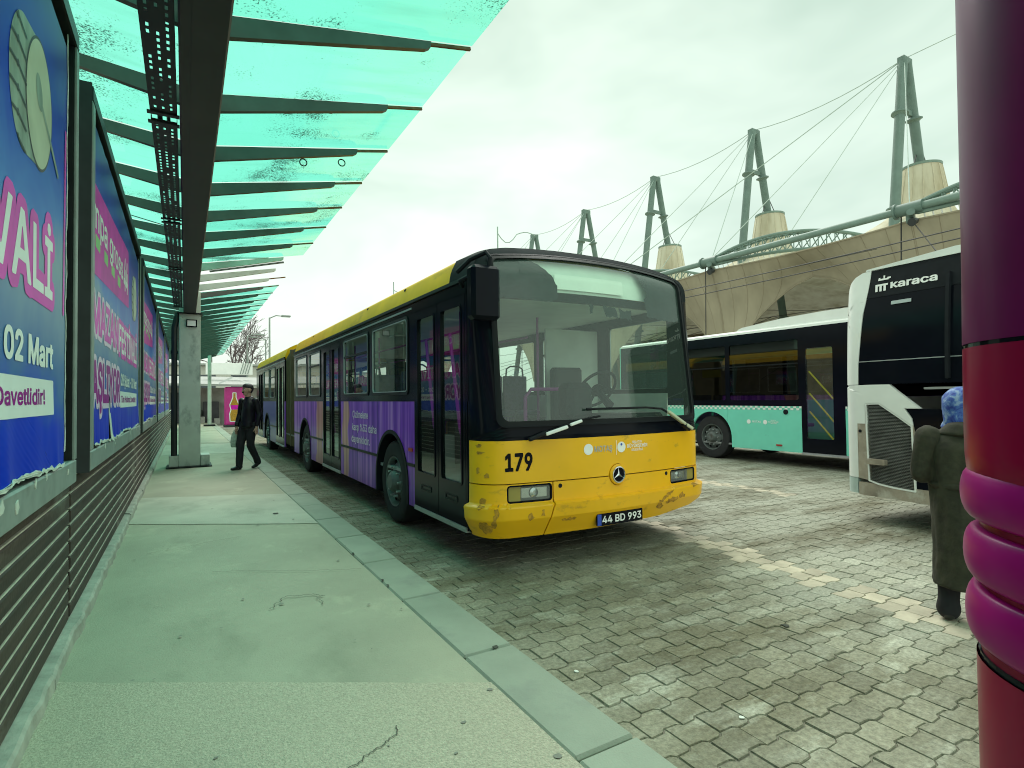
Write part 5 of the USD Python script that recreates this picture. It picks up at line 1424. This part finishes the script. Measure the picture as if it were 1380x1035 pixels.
# ================================================================ the tented terminal roof
S_P, PX = 10.49, 38.0
PYL = [16.65 + S_P * k for k in range(-1, 5)]
NX = 26.7
names = ["", "nearest", "second", "third", "fourth", "fifth"]
where = ["hidden behind the red column", "tallest in view at the right edge", "above the pale hood left of the white bus", "above the yellow bus's right shoulder", "rising right over the yellow bus's roof", "smallest and farthest over the yellow bus's roof"]
for k, yc in enumerate(PYL):
    top = np.array([PX, yc, 22.05])
    if k == 0:
        pass
    py = None if k == 0 else world_thing("mast", f"green steel A-frame mast, {where[k]}", "mast", (PX, yc, 0), "masts of the tented roof")
    for sx, ex in ((-1, 1.27), (1, 1.75)) if k else ():
        foot = np.array([PX + sx * .22 + (-3.35 if sx < 0 else 4.6), yc, 0.0])
        a = top + np.array([sx * .24, 0, -.25])
        d = (foot - a) / np.linalg.norm(foot - a)
        lg = put("leg", G().cyl(a, foot, .27, .30, 18), M["pylon"], py, 40)
        for tt in (3.4, 9.5 if sx < 0 else 8.0, 14.5):
            put("collar", G().lathe([(.28, -.16), (.40, -.05), (.46, -.04), (.46, .04), (.40, .05), (.28, .16)], a + d * tt, d, 18), M["pylon"], lg, 40)
    if k:
        put("crosshead", G().box(PX - .5, PX + .5, yc - .22, yc + .22, 21.6, 22.08, .06), M["pylon"], py)
    if k:
        put("tie_plate", G().bar((PX - .7, yc, 18.75), (PX + .75, yc, 18.75), .14, .3), M["pylon"], py)
    g = G()
    for q in ((NX, yc + 5.5, 9.5), (NX + .2, yc - 4.9, 9.5), (NX + 3.5, yc + 4.2, 9.2)):
        g.tube([top, np.array(q)], .024, 5)
    if k == 1:
        g.tube([top, (38, 6.16, 22.05)], .026, 5)
        g.tube([top, (NX, 32.6, 9.6)], .03, 5)
    if k + 1 < len(PYL):
        nt = np.array([PX, PYL[k + 1], 22.05])
        g.tube([top * (1 - t) + nt * t - np.array([0, 0, .55 * 4 * t * (1 - t)]) for t in np.linspace(0, 1, 9)], .026, 5)
    if k:
        put("stay_cable", g, M["wire"], py)
    for sx in (-1, 1) if k else ():
        put("hanger", G().tube([(PX + 1.55 + .1 * sx, yc, 17.0), (PX + 1.75 + sx * .95, yc, 15.62)], .03, 5), M["darkwire"], py)
    # ---- one bay of fabric: hood, cone, skirt with its arched gap
    ten = world_thing("tent_roof", f"beige stretched fabric roof bay with pale hood under the {names[k]} mast from the right" if k else "beige stretched fabric roof bay running out behind the red column", "tent roof", (PX, yc, 0), "fabric bays of the tented roof")
    hc = np.array([PX + 1.75, yc, 0])
    zr_ = [(1.02, 15.62), (1.10, 15.2), (1.22, 14.4), (1.36, 13.5), (1.52, 12.9)]
    hood = put("hood", G().lathe(zr_, hc, n=40), M["fabric"], ten, True)
    put("hood_ring", G().lathe([(.97, 15.56), (1.06, 15.56), (1.08, 15.70), (.97, 15.70)], hc, n=40), M["truss"], hood)
    g = G()
    for a in np.linspace(0, 2 * PI, 14, endpoint=False):
        g.tube([hc + np.array([r * 1.012 * math.cos(a), r * 1.012 * math.sin(a), z]) for r, z in zr_], .018, 4, False)
    put("hood_seam", g, M["seam"], hood)
    # cone from the hood down to the bay's edges
    nA, rows = 64, []
    for t in np.linspace(0, 1, 9):
        ring = []
        for a in np.linspace(0, 2 * PI, nA + 1):
            c, s = math.cos(a), math.sin(a)
            ex = (13.0 if c > 0 else (PX + 1.75 - NX - .35)) / max(abs(c), 1e-6)
            ey = 5.24 / max(abs(s), 1e-6)
            R = min(ex, ey)
            rr = 1.5 + (R - 1.5) * t
            edge_z = 8.85 + .0 * abs(s)
            z = edge_z + (13.0 - edge_z) * (1 - t) ** 2.1
            ring.append(hc + np.array([rr * c, rr * s, z]))
        rows.append(ring)
    put("cone", G().grid(np.array(rows)), M["fabric"], ten, True)
    # front skirt between two nodes
    y0, y1 = yc - 5.0, yc + 5.55
    T, B = [], []
    ns = 41
    tt = np.linspace(0, 1, ns)
    low_ = 7.7 - 4.7 * np.abs(2 * tt - 1) ** .92
    rows = []
    for j in range(13):
        q = j / 12
        ztop = 8.93 - .16 * 4 * tt * (1 - tt)
        z = ztop * (1 - q) + low_ * q
        pinch = (q ** 1.3) * .62 * (tt - np.round(tt)) * np.abs(2 * tt - 1) ** .5
        x = NX + .1 + q * 1.5 * (1 - np.abs(2 * tt - 1) * .4) + .9 * np.sin(PI * q) * .5
        rows.append(np.column_stack([x, y0 + (tt - pinch) * (y1 - y0), z]))
    sk = np.array(rows)
    skirt = put("skirt", G().grid(sk), M["skirt_fabric_shaded"], ten, True)
    g = G()
    for c in range(0, ns, 4):
        g.tube(sk[:, c] + np.array([.012, 0, 0]), .022, 4, False)
    put("skirt_seam", g, M["skirt_seam"], skirt)
    put("skirt_hem", G().tube(sk[-1], .05, 6).tube(sk[0], .04, 6), M["skirt_fabric_shaded"], skirt)
    put("skirt", G().add([(PX + 14.7, y0 - .3, 0), (PX + 14.7, y1 + .3, 0), (PX + 14.7, y1 + .3, 9.2), (PX + 14.7, y0 - .3, 9.2)], [[0, 1, 2, 3]]), M["fabric_shaded"], ten)
    g = G()
    for a in np.linspace(0, 1, 9):
        g.tube([(NX + 4.5 + .6 * math.sin(a * 3), y0 + a * (y1 - y0), 2.5 + 5.2 * min(a, 1 - a) * 2), (PX + 8, y0 + a * (y1 - y0), 8.6)], .02, 4)
    put("inner_cable", g, M["darkwire"], ten)
    # lens of lattice arches sprung from the nodes
    def arch_pts(n, dz=0.0):
        t = np.linspace(0, 1, n)
        p0, p1, p2 = np.array([NX, y1 + .05, 9.45]), np.array([NX + .3, yc + .6, 11.2]), np.array([NX + 5.2, y0 + 3.0, 9.3])
        return np.outer((1 - t) ** 2, p0) + np.outer(2 * t * (1 - t), p1) + np.outer(t ** 2, p2) + np.array([0, 0, dz])
    u, l_ = arch_pts(25), arch_pts(25)
    sag = np.sin(np.linspace(0, PI, 25)) ** .6
    l_[:, 2] -= .15 + .85 * sag
    u2 = u + np.array([.55, .0, .0]) * sag[:, None]
    tr_ = world_thing("arch_truss", f"curved green lattice truss over the fabric edge by the {names[k]} mast from the right" if k else "curved green lattice truss cut off by the red column", "truss", tuple(u[0] * [1, 1, 0] + [0, 0, 8.4]), "lattice trusses of the tented roof")
    put("chord", G().tube(u, .085, 8), M["truss"], tr_, 40)
    put("chord", G().tube(u2, .075, 8), M["truss"], tr_, 40)
    put("chord", G().tube(l_, .095, 8), M["truss"], tr_, 40)
    g = G()
    for j in range(1, 24):
        g.tube([l_[j], u[j + (j % 2) * 0]], .030, 5).tube([l_[j], u2[min(24, j + 1)]], .030, 5).tube([u[j], l_[min(24, j + 1)]], .028, 5).tube([u[j], u2[j]], .028, 5)
    put("lacing", g, M["truss"], tr_, kind="stuff")
    g = G()
    for j in np.linspace(.06, .94, 30):
        i0 = int(j * 24)
        f_ = j * 24 - i0
        p = l_[i0] * (1 - f_) + l_[min(24, i0 + 1)] * f_
        g.tube([p, p + np.array([.15, 0, -.32])], .03, 4)
    put("lashing", g, M["p_white"], tr_, kind="stuff")
# the straight boom along the bays, with its nodes
yb0, yb1 = PYL[0] - 5.5, PYL[-1] + 5.6
boom = world_thing("boom", "long straight green tube running along the front of the tented roof", "boom", (NX, yb0, 9.3))
put("tube", G().tube([(NX, y, 9.42) for y in np.linspace(yb0, yb1, 20)], .165, 18), M["truss"], boom, 40)
for k, yc in enumerate(PYL):
    y = yc - 4.95
    put("node", G().cyl((NX, y - .55, 9.42), (NX, y + .45, 9.42), .27, None, 18).lathe([(.2, -.05), (.34, -.04), (.34, .04), (.2, .05)], (NX, y + .5, 9.42), (0, 1, 0), 18).cyl((NX, y, 9.3), (NX, y, 8.8), .14, .10, 10).cyl((NX - .3, y - .2, 9.2), (NX + .4, y + .1, 9.05), .16, None, 10), M["pylon"], boom, 40)
    put("mast_strut", G().tube([(NX, y + .3, 9.2), (NX + .05, y + .45, 3.5)], .03, 5), M["darkwire"], boom)
    fl = put("floodlight", G().cyl((NX - .35, y - .25, 8.72), (NX - .02, y - .25, 8.84), .17, .13, 14).cyl((NX - .1, y - .25, 8.85), (NX - .05, y - .1, 9.1), .03, None, 6), M["pipe"], boom, 40)
oh = world_thing("overhead_cable", "pair of thin dark overhead cables crossing in front of the tented roof", "cable", (20, 20, 6))
for z0, z1 in ((7.15, 6.65), (6.75, 6.35)):
    put("strand", G().tube([(20.5 + .02 * t, 44 - 38 * t / 10, z0 + (z1 - z0) * t / 10 - .012 * t * (10 - t)) for t in range(11)], .022, 5), M["darkwire"], oh)
put("strand", G().tube([(22.5, 8.0, 4.6), (NX, 11.6, 8.9)], .022, 5).tube([(22.0, 22.0, 6.9), (NX, 13.0, 8.0)], .015, 5), M["darkwire"], oh)

# ================================================================ the far end of the yard
def lamp_post(x, y, h, arm, label, two=False):
    t = world_thing("street_lamp", label, "street lamp", (x, y, 0))
    put("post", G().tube([(x, y, 0), (x, y, h)], [.09, .055], 10), M["galv"], t, 40)
    for s in ((1, -1) if two else (1,)):
        put("arm", G().tube([(x, y, h - .05), (x + s * arm * .5, y, h + .18), (x + s * arm, y, h + .16)], .04, 8), M["galv"], t)
        put("lantern", G().box(x + s * arm - .1, x + s * arm + .55, y - .13, y + .13, h + .10, h + .24, .04), M["galv"], t)
lamp_post(5.32, 44, 7.6, .9, "street lamp with a short arm above the tail of the yellow bus")
lamp_post(4.55, 52, 7.0, .8, "street lamp beyond the bare tree, left of the taller lamp")
lamp_post(6.9, 60, 7.6, -1.3, "farthest street lamp with arm towards the road, over the bellows of the yellow bus")
pst = world_thing("signal_post", "pale slim post with a small lamp on top, under the canopy's far end", "post", (1.17, 35.2, .15))
put("shaft", G().cyl((1.17, 35.2, .15), (1.17, 35.2, 4.15), .10, .09, 12), M["column"], pst, 40)
put("head", G().box(1.10, 1.55, 35.1, 35.3, 4.13, 4.28, .04), M["galv"], pst)
put("foot", G().box(.88, 1.46, 34.95, 35.45, .151, .24, .02), M["darkframe"], pst)
# cooler with the bottle picture
cl = world_thing("drinks_cooler", "red drinks cooler with a big bottle picture, in front of the shack", "cooler", (2.55, 36.6, .05))
put("cabinet", G().box(2.0, 3.05, 36.5, 37.3, .1, 2.35, .05), M["pink_panel"], cl)
put("plinth", G().box(1.95, 3.10, 36.45, 37.3, .0, .12, .02), M["shack_dark"], cl)
F_ = lambda v: np.column_stack([2.0 + v[:, 0], 36.49 - v[:, 2], v[:, 1]])
dr = put("door", G().poly(rrect(.06, .99, .2, 2.28, .04), (0, .012), F_), M["pink_panel"], cl)
bottle = Polygon([(.30, .35), (.70, .35), (.73, .75), (.66, 1.0), (.72, 1.3), (.62, 1.55), (.56, 1.75), (.56, 1.98), (.44, 1.98), (.44, 1.75), (.38, 1.55), (.28, 1.3), (.34, 1.0), (.27, .75)])
put("bottle_print", G().poly(bottle.buffer(.05), (.012, .016), F_), M["p_white"], dr)
put("bottle_print", G().poly(bottle, (.016, .02), F_), M["scuff"], dr)
put("bottle_label", G().poly(bottle.intersection(sbox(0, 1.02, 1, 1.28)), (.02, .024), F_), M["p_magenta"], dr)
put("sun_roof", G().grid(np.array([[(1.7, 36.0, 2.5), (2.4, 36.0, 2.86), (3.4, 36.0, 2.5)], [(1.7, 37.4, 2.6), (2.4, 37.4, 3.0), (3.4, 37.4, 2.6)]])), M["shack_roof"], cl)
# shack
sk_ = world_thing("shack", "low grey market shack with sheet roof, behind the slim post", "shack", (-1, 42, 0))
put("wall", G().box(-6, 4.2, 41.5, 45, .0, 2.4), M["shack"], sk_)
put("roof", G().add([(-7, 39.6, 2.75), (4.7, 39.6, 2.55), (4.7, 45.5, 3.25), (-7, 45.5, 3.4)], [[0, 1, 2, 3]]).add([(-7, 39.6, 2.62), (4.7, 39.6, 2.42), (4.7, 39.6, 2.55), (-7, 39.6, 2.75)], [[0, 1, 2, 3]]), M["shack_roof"], sk_)
put("stall_front", G().box(-.6, .9, 40.6, 41.45, 0, 1.0, .03).box(1.0, 1.9, 40.9, 41.45, 0, 1.5, .03), M["shack_dark"], sk_)
put("shutter", G().box(-.8, .8, 41.40, 41.49, 1.0, 2.1), M["shack_dark"], sk_)
put("stall_sign", G().box(.15, .85, 40.5, 40.55, 1.85, 2.3, .01), M["pink_panel"], sk_)
for k, x in enumerate((-.2, .3, .75, 1.25, 1.6)):
    put("crate", G().box(x, x + .34, 40.3, 40.7, 0, .3 + .12 * (k % 3), .02), M["shack_dark" if k % 2 else "shack"], sk_)
put("banner", G().box(1.2, 4.1, 43.0, 43.06, 3.35, 4.15, .01), M["p_white"], sk_)
g = G()
for k in range(4):
    g.bar((3.3 + .16 * k, 42.98, 3.4), (3.6 + .16 * k, 42.98, 4.5), .05, .03)
put("banner_stripe", g, M["pylon"], sk_)
van = world_thing("container_cabin", "white roadside cabin behind the shack, below the bare tree", "cabin", (1.2, 56, 0))
put("wall", G().box(-3, 6.2, 55, 59, 0, 4.6, .05), M["facade"], van)
put("roof", G().box(-3.3, 6.5, 54.7, 59.3, 4.6, 4.8, .03), M["shack_roof"], van)
for x in (-1.5, 1.0, 3.5):
    put("window", G().box(x, x + 1.3, 54.96, 54.99, 2.6, 3.8), M["facade_win"], van)


def bare_tree(x, y, h, seed, label):
    rng = np.random.default_rng(seed)
    t = world_thing("bare_tree", label, "tree", (x, y, 0), "bare trees beyond the shack")
    rmin = .012
    trunk, crown, twigs = G(), G(), G()
    def grow(p, d, L, r, depth):
        q = p + d * L
        m = (p + q) / 2 + rng.normal(0, .04 * L, 3)
        (trunk if depth < 1 else crown if depth < 4 else twigs).tube([p, m, q], [max(r, .022), max(r * .85, .02), max(r * .7, .018)], 6 if depth < 2 else 4 if depth < 4 else 3, False)
        if depth == 7:
            return
        for _ in range(3 if depth in (0, 2, 3) else 2):
            nd = d + rng.normal(0, .42, 3)
            nd[2] += .10
            nd /= np.linalg.norm(nd)
            grow(q if rng.random() < .6 else m * .3 + q * .7, nd, L * rng.uniform(.62, .86), r * .62, depth + 1)
    grow(np.array([x, y, 0.0]), np.array([0, 0, 1.0]), h * .27, h * .020, 0)
    put("trunk", trunk, M["bark"], t)
    put("crown", crown, M["bark"], t)
    put("twigs", twigs, M["bark"], t, kind="stuff")
bare_tree(4.2, 62, 10.5, 2, "bare purplish tree standing behind the white cabin, nearest the canopy's end")
bare_tree(6.2, 70, 10.0, 5, "bare tree to the right of the first, behind the tail of the yellow bus")
bare_tree(-1.0, 72, 9.0, 7, "bare tree on the left, mostly behind the canopy's end")
for i, (x0, x1, y, h) in enumerate(((-60, -12, 95, 7), (-10, 14, 120, 6), (16, 40, 140, 8))):
    b = world_thing("far_building", ["long pale low building far beyond the wall", "pale low building far behind the bare trees", "pale block far behind the yellow bus's roof"][i], "building", ((x0 + x1) / 2, y, 0))
    put("wall", G().box(x0, x1, y, y + 12, 0, h), M["facade"], b)
    put("roof", G().box(x0 - .4, x1 + .4, y - .4, y + 12.4, h, h + .35), M["shack_roof"], b)
    for k in range(int((x1 - x0) / 3)):
        for lv in range(int(h // 3)):
            put("window", G().box(x0 + 1 + 3 * k, x0 + 2.4 + 3 * k, y - .04, y - .01, 1 + 3 * lv, 2.5 + 3 * lv), M["facade_win"], b)
po = world_thing("antenna_pole", "thin pole with a curved wire above the left corner of the yellow bus's front", "pole", (14.5, 26, 0))
put("shaft", G().cyl((14.5, 26, 0), (14.5, 26, 10.75), .06, .035, 8), M["wire"], po)
put("hoop_wire", G().tube([(14.5 + .24 * t, 26, 10.4 - .5 * math.sin(PI * t / 5) * (1 if t < 5 else .3) + .02 * t) for t in range(11)], .025, 5), M["wire"], po)
po = world_thing("antenna_pole", "thin pole with a short bracket rising behind the yellow bus's roof", "pole", (8.7, 26.0, 0))
put("shaft", G().cyl((8.7, 26, 0), (8.7, 26, 7.2), .04, .025, 8).tube([(8.7, 26, 6.8), (8.95, 26, 6.7), (9.2, 26, 6.75)], .02, 5), M["wire"], po)
